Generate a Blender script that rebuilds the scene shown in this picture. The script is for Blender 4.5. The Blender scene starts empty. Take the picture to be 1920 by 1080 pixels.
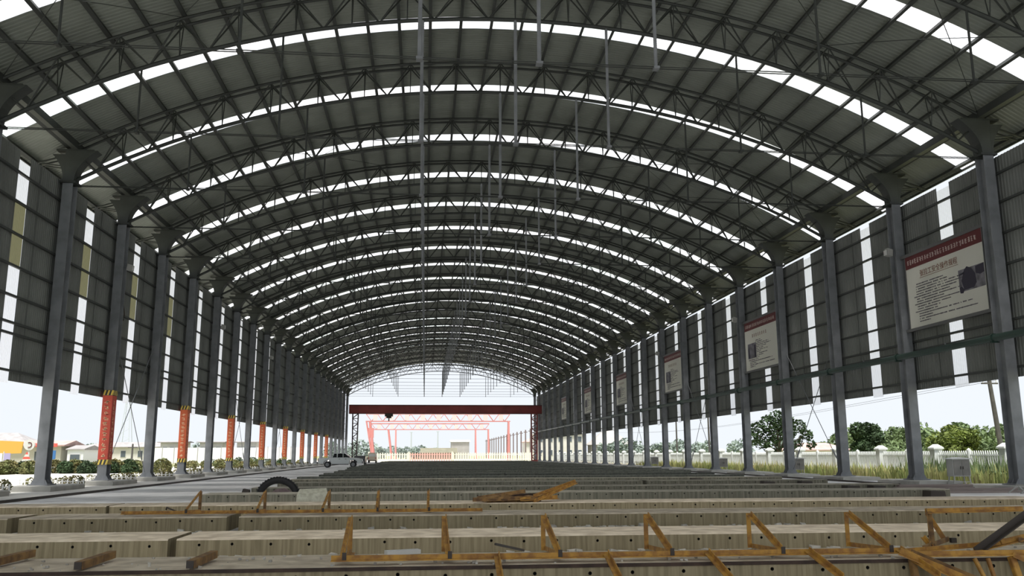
import bpy, math, random
from mathutils import Vector, Matrix
random.seed(7)
R = random.Random(11)
sc = bpy.context.scene
C = sc.collection

# ------------------------------------------------------------------ camera
EYE = 1.47
PITCH, YAW, ROLL, FPX = 0.18897, 0.09827, -0.00303, 1633.68
F = Vector((math.sin(YAW)*math.cos(PITCH), math.cos(YAW)*math.cos(PITCH), math.sin(PITCH)))
RT = Vector((math.cos(YAW), -math.sin(YAW), 0)); UP = RT.cross(F)
R2 = RT*math.cos(ROLL) + UP*math.sin(ROLL); U2 = -RT*math.sin(ROLL) + UP*math.cos(ROLL)
cd = bpy.data.cameras.new('camera'); cam = bpy.data.objects.new('camera', cd); C.objects.link(cam)
cd.sensor_width = 36.0; cd.lens = FPX*36/1920; cd.clip_end = 3000
M = Matrix.Identity(4)
for k, v in enumerate((R2, U2, -F)):
    for j in range(3): M[j][k] = v[j]
M[2][3] = EYE
cam.matrix_world = M
sc.camera = cam

# ------------------------------------------------------------------ light
w = bpy.data.worlds.new('overcast_sky'); sc.world = w; w.use_nodes = True
bg = w.node_tree.nodes['Background']; bg.inputs[0].default_value = (0.89, 0.94, 1.0, 1); bg.inputs[1].default_value = 0.78
sl = bpy.data.lights.new('sun', 'SUN'); sl.energy = 5.2; sl.angle = math.radians(12); sl.color = (1, .97, .92)
sun = bpy.data.objects.new('sun', sl); C.objects.link(sun)
sun.rotation_euler = Vector((0.12, 0.32, -1.0)).to_track_quat('-Z', 'Y').to_euler()
vs = sc.view_settings
vs.view_transform = 'Standard'; vs.look = 'None'; vs.gamma = 1.0; vs.use_curve_mapping = False
vs.exposure = 0.38

# ------------------------------------------------------------------ materials
def mat(name, col, rough=.7, metal=0.0, var=0.0, scale=3.0, col2=None, stretch=(1, 1, 1), bump=0.0, detail=5.0):
    m = bpy.data.materials.new(name); m.use_nodes = True
    nt = m.node_tree; b = nt.nodes['Principled BSDF']
    b.inputs['Base Color'].default_value = (*col, 1); b.inputs['Roughness'].default_value = rough
    b.inputs['Metallic'].default_value = metal
    if var or col2 or bump:
        tc = nt.nodes.new('ShaderNodeTexCoord'); mp = nt.nodes.new('ShaderNodeMapping')
        mp.inputs['Scale'].default_value = stretch
        nz = nt.nodes.new('ShaderNodeTexNoise'); nz.inputs['Scale'].default_value = scale; nz.inputs['Detail'].default_value = detail
        nt.links.new(tc.outputs['Object'], mp.inputs[0]); nt.links.new(mp.outputs[0], nz.inputs['Vector'])
        rp = nt.nodes.new('ShaderNodeValToRGB')
        c2 = col2 or tuple(c*(1-var) for c in col)
        rp.color_ramp.elements[0].position = .38; rp.color_ramp.elements[1].position = .62
        rp.color_ramp.elements[0].color = (*c2, 1); rp.color_ramp.elements[1].color = (*col, 1)
        nt.links.new(nz.outputs['Fac'], rp.inputs[0]); nt.links.new(rp.outputs[0], b.inputs['Base Color'])
        if bump:
            bp = nt.nodes.new('ShaderNodeBump'); bp.inputs['Strength'].default_value = bump
            nt.links.new(nz.outputs['Fac'], bp.inputs['Height']); nt.links.new(bp.outputs[0], b.inputs['Normal'])
    return m

def sheet_mat(name, col, clear=.25, front=.25):
    """translucent plastic sheet: scatters daylight through, a part passes straight"""
    m = bpy.data.materials.new(name); m.use_nodes = True
    nt = m.node_tree; nt.nodes.remove(nt.nodes['Principled BSDF'])
    out = nt.nodes['Material Output']
    tr = nt.nodes.new('ShaderNodeBsdfTranslucent'); tr.inputs[0].default_value = (*col, 1)
    df = nt.nodes.new('ShaderNodeBsdfDiffuse'); df.inputs[0].default_value = (*col, 1)
    tp = nt.nodes.new('ShaderNodeBsdfTransparent'); tp.inputs[0].default_value = (*col, 1)
    m1 = nt.nodes.new('ShaderNodeMixShader'); m1.inputs[0].default_value = front
    nt.links.new(tr.outputs[0], m1.inputs[1]); nt.links.new(df.outputs[0], m1.inputs[2])
    m2 = nt.nodes.new('ShaderNodeMixShader'); m2.inputs[0].default_value = clear
    nt.links.new(m1.outputs[0], m2.inputs[1]); nt.links.new(tp.outputs[0], m2.inputs[2])
    nt.links.new(m2.outputs[0], out.inputs[0])
    return m

MT = dict(
    steel=mat('painted_grey_steel', (.235, .247, .262), .55, .0, .25, 1.5),
    truss=mat('dark_grey_truss_paint', (.036, .041, .036), .6, 0, .2, 2),
    purlin=mat('purlin_steel', (.05, .055, .05), .6, 0, .2, 1),
    head=mat('dark_column_head', (.05, .056, .05), .6, 0, .2, 2),  # column heads, darker than the shaft steel
    roof=mat('roof_sheet_underside', (.25, .27, .235), .6, 0, .25, .35, stretch=(1, 1, 1)),
    wall=mat('wall_sheet', (.20, .21, .198), .6, 0, .25, .5, stretch=(1, 1, .4)),
    girt=mat('girt_steel', (.05, .055, .052), .6),
    sky_a=sheet_mat('skylight_white', (.97, .97, .98), .45, .1),
    sky_b=sheet_mat('skylight_pinkish', (.93, .90, .91), .35, .12),
    sky_c=sheet_mat('skylight_mint', (.88, .94, .90), .35, .12),
    sky_d=sheet_mat('skylight_dull', (.74, .75, .73), .15, .2),
    strip=sheet_mat('wall_strip_white', (.95, .95, .985), .5, .1),
    strip_y=sheet_mat('wall_strip_yellowed', (.26, .25, .155), .08, .25),
    lane=mat('lane_concrete', (.80, .795, .785), .85, 0, .2, .8, bump=.1),
    apron=mat('pale_apron_concrete', (.62, .60, .55), .9, 0, .15, .3),
    soil=mat('dry_soil', (.23, .20, .15), .95, 0, .35, .5, bump=.3),
    grassland=mat('grassland', (.20, .24, .10), .95, 0, .4, .2, col2=(.33, .30, .18)),
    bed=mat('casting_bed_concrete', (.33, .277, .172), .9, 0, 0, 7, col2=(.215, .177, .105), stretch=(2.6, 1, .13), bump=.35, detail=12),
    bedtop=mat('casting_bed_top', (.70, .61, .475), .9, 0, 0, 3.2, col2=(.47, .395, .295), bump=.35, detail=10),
    bedfar=mat('shaded_grey_bed', (.13, .137, .115), .9, 0, 0, 3.0, col2=(.065, .072, .06), stretch=(2.5, 1, .2), bump=.3, detail=10),  # grey-green far concrete, shade of the deep hall darkened into the colour
    bedfart=mat('shaded_grey_bed_top', (.155, .16, .135), .9, 0, 0, 2.0, col2=(.09, .094, .078), bump=.25, detail=9),
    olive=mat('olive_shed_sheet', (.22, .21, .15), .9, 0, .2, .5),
    bedmid=mat('half_shaded_grey_bed', (.25, .235, .18), .9, 0, 0, 5, col2=(.14, .135, .10), stretch=(2.5, 1, .15), bump=.3, detail=10),  # middle step between near and far beds, part of the shade in the colour
    bedmidt=mat('half_shaded_grey_bed_top', (.40, .375, .30), .9, 0, 0, 2.5, col2=(.26, .245, .195), bump=.3, detail=10),
    rust=mat('rusty_edge_steel', (.06, .035, .024), .8, 0, .5, 6),
    hole=mat('hole_inside', (.03, .027, .022), .9),  # concrete inside the holes, their shade put into the colour
    rubble=mat('rubble', (.60, .57, .51), .95, 0, .4, 4, bump=.4),
    yellow=mat('worn_yellow_paint', (.50, .27, .045), .6, 0, 0, 9, col2=(.28, .13, .03)),
    yellowd=mat('dirty_yellow_paint', (.30, .17, .055), .7, 0, 0, 7, col2=(.13, .07, .03)),
    dark=mat('dark_steel', (.045, .035, .028), .6),
    black=mat('black_rubber', (.012, .012, .013), .6),
    red=mat('banner_red', (.62, .085, .05), .6, 0, .15, 2),
    orange=mat('banner_orange_red', (.70, .14, .05), .6, 0, .15, 2),
    letter=mat('banner_lettering', (.82, .50, .30), .6),
    hazy=mat('hazard_yellow', (.75, .55, .10), .5),
    hazk=mat('hazard_black', (.03, .03, .03), .5),
    crane=mat('crane_red', (.30, .055, .05), .5, 0, .25, .5),
    craned=mat('crane_dark', (.05, .03, .03), .5),
    crane_far=mat('far_crane_hazed_red', (.52, .20, .18), .6),  # crane red paled, outdoor glare and haze put into the colour
    pipe=mat('green_pipe', (.022, .05, .038), .4),
    signface=sheet_mat('sign_print_face', (.80, .79, .72), .0, .78),
    signred=mat('sign_header_red', (.12, .02, .022), .6),
    signtext=mat('sign_text', (.10, .09, .11), .7),
    signtitle=mat('sign_title', (.22, .09, .06), .7),
    signpale=mat('sign_header_lettering', (.62, .52, .48), .7),
    photo_d=mat('sign_photo_dark', (.035, .03, .05), .7),
    photo_m=mat('sign_photo_mid', (.22, .21, .24), .7, 0, .5, 3),
    alu=mat('sign_frame', (.12, .12, .12), .5),
    carwhite=mat('car_white', (.72, .76, .76), .3),
    carglass=mat('car_glass', (.012, .014, .016), .1),
    cardark=mat('car_dark', (.03, .032, .035), .3),
    van=mat('van_beige', (.62, .53, .42), .4),
    chrome=mat('rim', (.25, .26, .27), .4, .6),
    lampred=mat('tail_lamp', (.45, .02, .02), .3),
    fencew=mat('white_concrete_fence', (.72, .75, .73), .85, 0, .15, 1.5),
    fencey=mat('cream_fence', (.78, .75, .60), .8),
    fencep=mat('pink_fence', (.80, .42, .36), .8),
    leaf=mat('leaf_dark', (.045, .085, .03), .8, 0, .5, .7),
    leafy=mat('leaf_yellow_green', (.16, .21, .035), .8, 0, .5, .7),
    leafg=mat('leaf_grey_green', (.16, .225, .095), .85, 0, .4, .5),
    leafh=mat('leaf_hazy', (.27, .33, .29), .9, 0, .25, .2),  # distance haze mixed into this leaf colour
    bark=mat('bark', (.12, .095, .07), .9),
    grass=mat('weed_grass', (.30, .36, .11), .9, 0, 0, .35, col2=(.44, .40, .18)),
    shrub=mat('shrub_leaf', (.14, .16, .06), .9, 0, 0, .8, col2=(.19, .16, .06)),
    wood=mat('utility_pole_wood', (.10, .095, .085), .9, 0, .3, 3),
    cab=mat('cabinet_metal', (.40, .40, .375), .5, 0, .15, 2),
    cabf=mat('cabinet_door', (.23, .22, .20), .5, 0, .25, 2),
    board=mat('weathered_planks', (.30, .25, .23), .9, 0, .4, 2, stretch=(.3, 3, 3)),
    wallpale=mat('house_plaster', (.68, .66, .61), .9, 0, .1, .5),
    wallgrey=mat('house_grey', (.42, .40, .38), .9, 0, .15, .5),
    rooft=mat('house_roof', (.36, .34, .34), .9, 0, .2, 1),
    roofr=mat('house_roof_red', (.52, .36, .33), .9, 0, .2, 1),
    glass=mat('house_window', (.10, .12, .14), .2),
    hoard=mat('white_hoarding', (.80, .82, .84), .7),
    blue=mat('blue_panel', (.05, .17, .42), .6),
    oran=mat('orange_tarp', (.75, .42, .08), .7),
    purple=mat('purple_print', (.42, .38, .62), .7),
    redp=mat('red_print', (.75, .12, .09), .7),
    white=mat('white_paint', (.66, .66, .64), .6),
    pad=mat('pad_concrete', (.43, .42, .385), .9, 0, .2, 1.5),
    far_steel=mat('far_mast_steel', (.50, .54, .57), .8),
    foam=mat('pale_foam', (.88, .86, .70), .9, 0, 0, 9, col2=(.66, .63, .48)),
    dustpink=mat('dusty_pink_cloth', (.34, .25, .25), .9, 0, .3, 6),
    railpost=mat('outdoor_post_steel', (.16, .12, .11), .7),
)

# ------------------------------------------------------------------ mesh helpers
class MB:
    def __init__(s): s.v = []; s.f = []
    def add(s, vs_, fs):
        o = len(s.v); s.v += [tuple(v) for v in vs_]; s.f += [tuple(i+o for i in f) for f in fs]; return s
    def box(s, c, d, rz=0):
        x, y, z = [k/2 for k in d]; cs, sn = math.cos(rz), math.sin(rz)
        vs_ = []
        for sx, sy, sz in ((-1,-1,-1),(1,-1,-1),(1,1,-1),(-1,1,-1),(-1,-1,1),(1,-1,1),(1,1,1),(-1,1,1)):
            a, b = sx*x, sy*y
            vs_.append((c[0]+a*cs-b*sn, c[1]+a*sn+b*cs, c[2]+sz*z))
        return s.add(vs_, [(0,3,2,1),(4,5,6,7),(0,1,5,4),(1,2,6,5),(2,3,7,6),(3,0,4,7)])
    def b2(s, x0, x1, y0, y1, z0, z1):
        return s.box(((x0+x1)/2, (y0+y1)/2, (z0+z1)/2), (x1-x0, y1-y0, z1-z0))
    def bar(s, p, q, wd, h=None, up=(0, 0, 1)):
        h = h or wd; p = Vector(p); q = Vector(q); d = (q-p).normalized(); u = Vector(up)
        if abs(d.dot(u)) > .98: u = Vector((0, 1, 0))
        a = d.cross(u).normalized()*wd/2; b = a.cross(d).normalized()*h/2
        vs_ = [p-a-b, p+a-b, p+a+b, p-a+b, q-a-b, q+a-b, q+a+b, q-a+b]
        return s.add(vs_, [(0,1,2,3),(7,6,5,4),(0,4,5,1),(1,5,6,2),(2,6,7,3),(3,7,4,0)])
    def angle(s, p, q, wd, t=.012, flip=1):
        """steel angle (two flanges)"""
        p = Vector(p); q = Vector(q); d = (q-p).normalized(); u = Vector((0, 0, 1))
        if abs(d.dot(u)) > .9: u = Vector((0, 1, 0))
        a = d.cross(u).normalized()*flip; b = a.cross(d).normalized()*flip
        s.bar(p+a*wd/2, q+a*wd/2, wd, t, up=b); s.bar(p+b*wd/2, q+b*wd/2, t, wd, up=b); return s
    def tube(s, pts, r, n=6, caps=True):
        pts = [Vector(p) for p in pts]; m = len(pts); vs_ = []; fs = []
        rr = r if isinstance(r, (list, tuple)) else [r]*m
        for i, p in enumerate(pts):
            d = (pts[min(i+1, m-1)]-pts[max(i-1, 0)]).normalized()
            u = Vector((0, 0, 1)) if abs(d.z) < .95 else Vector((0, 1, 0))
            a = d.cross(u).normalized(); b = d.cross(a).normalized()
            for k in range(n):
                t = 2*math.pi*k/n; vs_.append(p+a*math.cos(t)*rr[i]+b*math.sin(t)*rr[i])
        for i in range(m-1):
            for k in range(n):
                fs.append((i*n+k, i*n+(k+1) % n, (i+1)*n+(k+1) % n, (i+1)*n+k))
        if caps: fs += [tuple(range(n-1, -1, -1)), tuple(range((m-1)*n, m*n))]
        return s.add(vs_, fs)
    def prism(s, poly, axis, t0, t1):
        """extrude a 2-D polygon along axis: 'y' uses (x,z), 'x' uses (y,z), 'z' uses (x,y)"""
        n = len(poly); vs_ = []
        for t in (t0, t1):
            for a, b in poly:
                vs_.append({'y': (a, t, b), 'x': (t, a, b), 'z': (a, b, t)}[axis])
        fs = [tuple(range(n)), tuple(range(2*n-1, n-1, -1))]
        fs += [(i, i+n, (i+1) % n+n, (i+1) % n) for i in range(n)]
        return s.add(vs_, fs)
    def mesh(s, name, m=None, smooth=False):
        me = bpy.data.meshes.new(name); me.from_pydata(s.v, [], s.f); me.update()
        if smooth: me.polygons.foreach_set('use_smooth', [True]*len(me.polygons))
        if m: me.materials.append(MT[m])
        return me
    def obj(s, name, m, parent=None, loc=None, smooth=False):
        return link(name, s.mesh(name, m, smooth), parent, loc)

def link(name, me, parent=None, loc=None, rz=0):
    o = bpy.data.objects.new(name, me); C.objects.link(o); o.parent = parent
    if loc: o.location = loc
    if rz: o.rotation_euler[2] = rz
    return o
def tag(o, label, cat, group=None, kind=None):
    o['label'] = label
    if cat: o['category'] = cat
    if group: o['group'] = group
    if kind: o['kind'] = kind
    return o
def thing(name, label, cat, loc=(0, 0, 0), rz=0, group=None, kind=None):
    o = bpy.data.objects.new(name, None); C.objects.link(o); o.location = loc; o.rotation_euler[2] = rz
    o.empty_display_size = .2
    return tag(o, label, cat, group, kind)
def struct(o, label):
    o['kind'] = 'structure'; o['label'] = label; return o
def copy_tree(root, loc, rz=0, label=None, group=None, cat=None, parent=None):
    r = root.copy(); C.objects.link(r); r.parent = parent; r.location = loc; r.rotation_euler[2] = rz
    if label: r['label'] = label
    if group: r['group'] = group
    for ch in root.children:
        c = ch.copy(); C.objects.link(c); c.parent = r
        for g in ch.children:
            d = g.copy(); C.objects.link(d); d.parent = c
    return r
ONES = 'first second third fourth fifth sixth seventh eighth ninth tenth eleventh twelfth thirteenth fourteenth fifteenth sixteenth seventeenth eighteenth nineteenth'.split()
def nth(n):
    if n <= 19: return ONES[n-1]
    if n == 20: return 'twentieth'
    if n == 30: return 'thirtieth'
    if n == 40: return 'fortieth'
    return ('twenty' if n < 30 else 'thirty' if n < 40 else 'forty')+'-'+ONES[n % 10-1]

# ------------------------------------------------------------------ hall dimensions
XL, XR = -16.81, 23.80
XC = (XL+XR)/2; HW = (XR-XL)/2
Y0, S = 33.70, 7.5
def fy(i): return Y0+S*i
I0, I1 = -6, 21            # bays from I0 to I1
RR = 42.4
def zroof(d): return 21.3-(RR-math.sqrt(RR*RR-d*d))
def ztop(d): return zroof(d)-.42
def zbot(d): return 19.42-(41.4-math.sqrt(41.4**2-d*d))
EAVE = 22.3
WBOT = 4.55
NECK = 14.05

# ------------------------------------------------------------------ ground and floor
g = MB(); g.b2(-600, 600, -60, 1500, -.5, -.03)
struct(g.obj('ground', 'grassland'), 'dry green and straw coloured land around the open hall')
g = MB(); g.b2(-13.35, XR+1.6, -60, 193, -.3, 0)
struct(g.obj('floor', 'lane'), 'grey concrete hall floor with a clear lane along the left side')
g = MB(); g.b2(-33.5, -13.36, -60, 260, -.3, -.005)
struct(g.obj('ground_apron', 'apron'), 'pale bleached concrete yard outside the left columns')
g = MB(); g.b2(-30, 26, 193.0, 330, -.3, -.01)
struct(g.obj('ground_yard', 'apron'), 'pale concrete yard beyond the far end of the hall')
g = MB(); g.b2(XR+1.61, 32.3, -60, 230, -.3, 0.0)
struct(g.obj('ground_verge', 'soil'), 'dry earth verge between the right columns and the white fence')
rail = MB(); rail.b2(-13.42, -13.30, -20, 190, 0, .05); rail.b2(-13.38, -13.34, -20, 190, .05, .09)
tag(rail.obj('crane_rail', 'dark'), 'dark steel crane rail set in the concrete lane at left', 'rail')
rail = MB(); rail.b2(XR-1.62, XR-1.5, 40, 190, 0, .05); rail.b2(XR-1.58, XR-1.54, 40, 190, .05, .09)
tag(rail.obj('crane_rail', 'dark'), 'dark steel crane rail along the right column row', 'rail')

# ------------------------------------------------------------------ roof (the ceiling)
ceil = thing('ceiling', 'barrel vaulted roof of dark ribbed sheets with white skylight strips', None, (XC, 0, 0), kind='structure')
SKW = 1.1; SKO = .52*S-SKW/2        # skylight strip: offset from the frame and width
NSEG = 32
def rib_profile(y0, y1, pitch=.23, dep=.03):
    n = max(1, round((y1-y0)/pitch)); p = (y1-y0)/n; out = []
    for k in range(n):
        a = y0+k*p
        out += [(a, 0), (a+p*.35, 0), (a+p*.5, dep), (a+p*.85, dep)]
    out.append((y1, 0)); return out
def vault_mesh(name, y0, y1, d0, d1, nseg, m, dz=0, pitch=.23):
    prof = rib_profile(y0, y1, pitch); n = len(prof); b = MB(); vs_ = []; fs = []
    for i in range(nseg+1):
        d = d0+(d1-d0)*i/nseg; nx = d/RR; nz = math.sqrt(1-nx*nx)
        for y, h in prof: vs_.append((d+nx*(h+dz), y, zroof(d)+nz*(h+dz)))
    for i in range(nseg):
        for k in range(n-1): fs.append((i*n+k, i*n+k+1, (i+1)*n+k+1, (i+1)*n+k))
    b.add(vs_, fs); return b.mesh(name, m)
# opaque sheets run from one skylight strip to the next
pm = vault_mesh('roof_panel', SKO+SKW, SKO+S, -EAVE, EAVE, NSEG, 'roof')
for i in range(I0, I1):
    if i < I1-1: link('roof_panel', pm, ceil, (0, fy(i), 0))
pm = vault_mesh('roof_panel', 0, SKO, -EAVE, EAVE, NSEG, 'roof'); link('roof_panel', pm, ceil, (0, fy(I0), 0))
pm = vault_mesh('roof_panel', SKO+SKW, S+.2, -EAVE, EAVE, NSEG, 'roof'); link('roof_panel', pm, ceil, (0, fy(I1-1), 0))
NSK = 8; smesh = {}
for j in range(NSK):
    d0 = -EAVE+2*EAVE*j/NSK; d1 = -EAVE+2*EAVE*(j+1)/NSK
    for mk in ('sky_a', 'sky_b', 'sky_c', 'sky_d'):
        smesh[j, mk] = vault_mesh('skylight_sheet', SKO-.04, SKO+SKW+.04, d0, d1, 4, mk, .035, .19)
for i in range(I0, I1):
    for j in range(NSK):
        mk = R.choices(('sky_a', 'sky_b', 'sky_c', 'sky_d'), (12, 3, 2, .7 if i > -2 else .2))[0]
        link('skylight_sheet', smesh[j, mk], ceil, (0, fy(i), 0))
PURL = [-21.9+1.413*k for k in range(32)]
YA, YB = fy(I0)-1, fy(I1)+.2
for d in PURL:
    nx = d/RR; a = math.asin(nx); z = zroof(d)-.13
    b = MB(); cx, cz = d-nx*.0, z
    up = Vector((math.sin(a), 0, math.cos(a)))
    b.bar((cx, YA, cz), (cx, YB, cz), .075, .2, up=up)
    b.bar((cx-.04*math.cos(a), YA, cz-.1), (cx-.04*math.cos(a), YB, cz-.1), .12, .02, up=up)
    b.obj('purlin', 'purlin', ceil)
for sgn in (-1, 1):     # heavier longitudinal beams over the column heads
    b = MB(); d = sgn*(HW-.2); b.bar((d, YA, ztop(d)+.02), (d, YB, ztop(d)+.02), .26, .34)
    b.obj('eave_beam', 'purlin', ceil)
    b = MB(); d = sgn*(EAVE-.04); b.bar((d, YA, zroof(d)-.03), (d, YB, zroof(d)-.03), .06, .1); b.obj('eave_trim', 'purlin', ceil)

# ------------------------------------------------------------------ trusses
def truss_parts(root, split):
    NP = 18; nodes = [-HW+2*HW*k/NP for k in range(NP+1)]
    def curve(fn, y, a=-HW, b=HW, n=36): return [(a+(b-a)*k/n, y, fn(a+(b-a)*k/n)) for k in range(n+1)]
    for y in (-.28, .28): MB().tube(curve(ztop, y), .062, 6).obj('top_chord', 'truss', root)
    MB().tube(curve(zbot, 0, -HW+.1, HW-.1), .085, 6).obj('bottom_chord', 'truss', root)
    web = MB(); bars = []
    for k in range(NP):
        m = (nodes[k]+nodes[k+1])/2
        for y in (-.28, .28):
            for q in (nodes[k], nodes[k+1]):
                bars.append(((m, 0, zbot(m)), (q, y, ztop(q)), .034))
    for k in range(1, NP):
        for y in (-.28, .28): bars.append(((nodes[k], y, ztop(nodes[k])), (nodes[k], 0, zbot(nodes[k])), .024))
    for k in range(NP+1): bars.append(((nodes[k], -.28, ztop(nodes[k])), (nodes[k], .28, ztop(nodes[k])), .03))
    if split:
        for p, q, r in bars: MB().tube((p, q), r, 5, False).obj('web_member', 'truss', root)
    else:
        for p, q, r in bars: web.tube((p, q), r, 4, False)
        o = web.obj('web_bracing', 'truss', root); o['kind'] = 'stuff'
    for y, z in ((-.07, 13.95), (.07, 13.95)):
        MB().tube(((-HW, y, z), (HW, y, z)), .02, 5).obj('tie_rod', 'truss', root)
    for d, r in ((-14.95, .042), (-9.5, .045), (-3.87, .068), (0, .068), (3.87, .06), (9.5, .045), (14.95, .042)):
        h = MB(); h.tube(((d, 0, 13.9), (d, 0, zbot(d))), r, 8); h.box((d, 0, 13.93), (r*3.2, .26, .09)); h.obj('hanger_pipe', 'steel' if abs(d) < 4 else 'truss', root)
near = thing('roof_truss', 'x', 'truss'); truss_parts(near, True)
far = thing('roof_truss', 'x', 'truss'); truss_parts(far, False)
FR = list(range(-1, 22)); FC = list(range(0, 22))
for n, i in enumerate(FR):
    lab = f'arched tubular steel roof truss with tie rod and hangers, {nth(n+1)} from the camera'
    if i == -1: near.location = (XC, fy(i), 0); near['label'] = lab; near['group'] = 'arched roof trusses'
    elif i == 9: far.location = (XC, fy(i), 0); far['label'] = lab; far['group'] = 'arched roof trusses'
    else: copy_tree(near if i < 9 else far, (XC, fy(i), 0), 0, lab, 'arched roof trusses')

# ------------------------------------------------------------------ columns
def column_parts(root, out):
    """out = +1 when the outside of the hall lies at +x"""
    W, D = .46, .60
    s = MB()
    for y in (-D/2+.02, D/2-.02): s.box((0, y, (.26+NECK)/2), (W, .04, NECK-.26))
    s.box((0, 0, (.26+NECK)/2), (.03, D-.08, NECK-.26)); s.obj('shaft', 'steel', root)
    MB().b2(-.23, .23, -.30, .30, NECK, 15.6).obj('column_head', 'head', root)
    MB().box((0, 0, .24), (.86, .96, .05)).obj('base_plate', 'steel', root)
    for sx in (-1, 1):
        for y in (-.28, 0, .28):
            b = MB(); b.prism([(sx*.23, .26), (sx*.36, .26), (sx*.25, .46), (sx*.23, .46)], 'y', y-.012, y+.012); b.obj('base_gusset', 'steel', root)
    MB().box((0, 0, NECK), (.72, .76, .1)).obj('collar', 'truss', root)
    # flared head: curved gussets on both sides
    for sx, reach, top in ((-out, .95, 15.62), (out, .55, 15.4)):
        pts = [(sx*.2, NECK+.05)]
        for k in range(9):
            t = k/8; pts.append((sx*(.26+reach*t**2.1), NECK+.1+(top-NECK-.1)*t))
        pts.append((sx*.2, top))
        MB().prism(pts, 'y', -.305, .305).obj('head_bracket', 'head', root)
    b = MB(); b.box((-out*.2, 0, 15.62), (1.7, .62, .08)); b.obj('cap_plate', 'truss', root)
    for y in (-.2, .2):
        xe = out*(EAVE-HW-.25); ze = zroof(EAVE-.25)-.22
        MB().bar((out*.3, y, 15.35), (xe, y*.9, ze), .07).obj('eave_strut', 'truss', root)
        MB().bar((out*.3, y, 14.85), (xe*.75, y*.9, ze+.05), .055).obj('eave_strut', 'truss', root)
gl = 'columns of the left row'; gr_ = 'columns of the right row'
proto = {}
for side, x, out in (('left', XL, -1), ('right', XR, 1)):
    for n, i in enumerate(FC):
        lab = f'grey steel column with flared head in the {side} row, {nth(n+1)} from the camera' if n or side == 'right' else 'grey steel column cut off by the left edge of the view'
        if n == 0:
            r = thing('steel_column', lab, 'column', (x, fy(i), 0), 0, f'columns of the {side} row'); column_parts(r, out); proto[side] = r
        else: copy_tree(proto[side], (x, fy(i), 0), 0, lab)

# concrete pads under the columns
pl = None
for side, x in (('left', XL), ('right', XR)):
    for n, i in enumerate(FC):
        lab = f'low concrete plinth under the {nth(n+1)} column of the {side} row'
        if pl is None:
            b = MB(); b.prism([(-1.0, -.02), (1.15, -.02), (1.15, .17), (1.1, .21), (-.95, .21), (-1.0, .17)], 'y', -1.9, 1.9)
            pl = tag(b.obj('column_plinth', 'pad', None, (x, fy(i), 0)), lab, 'plinth', 'column plinths')
        else:
            c = pl.copy(); C.objects.link(c); c.location = (x, fy(i), 0); c['label'] = lab

# ------------------------------------------------------------------ side walls
GIRTZ = [4.95, 6.47, 6.92, 8.02, 9.26, 10.6, 11.95, 13.2]
def wall(side, x, top, out):
    root = thing('wall_'+side, f'{side} side wall of dark ribbed sheets hung above head height between steel columns', None, (x, 0, 0), kind='structure')
    def sheet(y0, y1, m, z0=WBOT, z1=top, pitch=.19):
        prof = rib_profile(y0, y1, pitch, .028); n = len(prof); b = MB()
        b.add([(out*h, y, z0) for y, h in prof]+[(out*h, y, z1) for y, h in prof], [(k, k+1, n+k+1, n+k) for k in range(n-1)])
        return b
    cuts = [.0, 1.65, 3.3, 4.35, 5.4, 7.5]
    meshes = []
    for k_, (a, b) in enumerate(zip(cuts, cuts[1:])):
        if abs(a-3.3) < .01: meshes.append(None); continue
        lap = .012 if a in (1.65, 5.4) else 0
        meshes.append(sheet(a-(.02 if k_ else 0), b+.02, 'x').mesh('wall_sheet', 'wall'))
    strips = [sheet(3.29, 4.36, 'x', z0, z1, .15).mesh('translucent_sheet', mk) for z0, z1, mk in
              ((WBOT-.1, 9.3, 'strip'), (9.26, 12.0, 'strip'), (9.26, 12.0, 'strip_y'), (11.95, 13.82, 'strip'))]
    girt = MB(); girt.b2(-out*.06-.05, -out*.06+.05, .0, S, -.045, -.02); girt.b2(-out*.11-.01, -out*.11+.01, .0, S, -.045, .05); girt.b2(-out*.06-.05, -out*.06+.05, .0, S, .03, .05); gm = girt.mesh('girt', 'girt')
    for i in range(I0, I1):
        for m in meshes:
            if m: link('wall_sheet', m, root, (out*.012*(meshes.index(m) % 2), fy(i), 0))
        ky = side == 'left' and i <= 3
        for k, m in enumerate(strips):
            if (k == 1 and ky) or (k == 2 and not ky): continue
            link('translucent_sheet', m, root, (out*.035, fy(i), 0))
        for z in GIRTZ: link('girt', gm, root, (0, fy(i), z))
    return root
wall('left', XL-.42, 14.2, -1)
wall('right', XR+.42, 13.98, 1)

# rod bracing crosses between columns
def rods(x, i, lab):
    r = thing('brace_rods', lab, 'bracing', (x, fy(i), 0), 0, 'crossed bracing rods')
    for a, b in (((0, .33, .5), (0, S-.33, 8.0)), ((0, S-.33, .5), (.0, .33, 8.0))):
        MB().tube(((a[0], a[1], a[2]), (b[0], b[1], b[2])), .022, 5).obj('rod', 'steel', r)
        p = Vector(a).lerp(Vector(b), .1); q = Vector(a).lerp(Vector(b), .16); MB().tube((p, q), .045, 6).obj('turnbuckle', 'steel', r)
for i in (2, 6, 9): rods(XL-.1, i, f'thin crossed bracing rods in the {nth(i+1)} bay of the left side')
for i in (2, 5, 8): rods(XR+.1, i, f'thin crossed bracing rods in the {nth(i+1)} bay of the right side')

# crossed rods under the roof sheets
for n, i in enumerate((-1, 2, 7)):
    r = thing('roof_brace_rods', f'thin crossed rods between two roof trusses, {nth(n+1)} braced bay from the camera', 'bracing', (XC, fy(i), 0), 0, 'roof bracing rods')
    for d0, d1 in ((-20, -13.5), (-13.5, -6.8), (6.8, 13.5), (13.5, 20)):
        for a, b in ((d0, d1), (d1, d0)):
            MB().tube([(a+(b-a)*k/6, .3+(S-.6)*k/6, ztop(a+(b-a)*k/6)+.06) for k in range(7)], .016, 4).obj('rod', 'truss', r)
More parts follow.
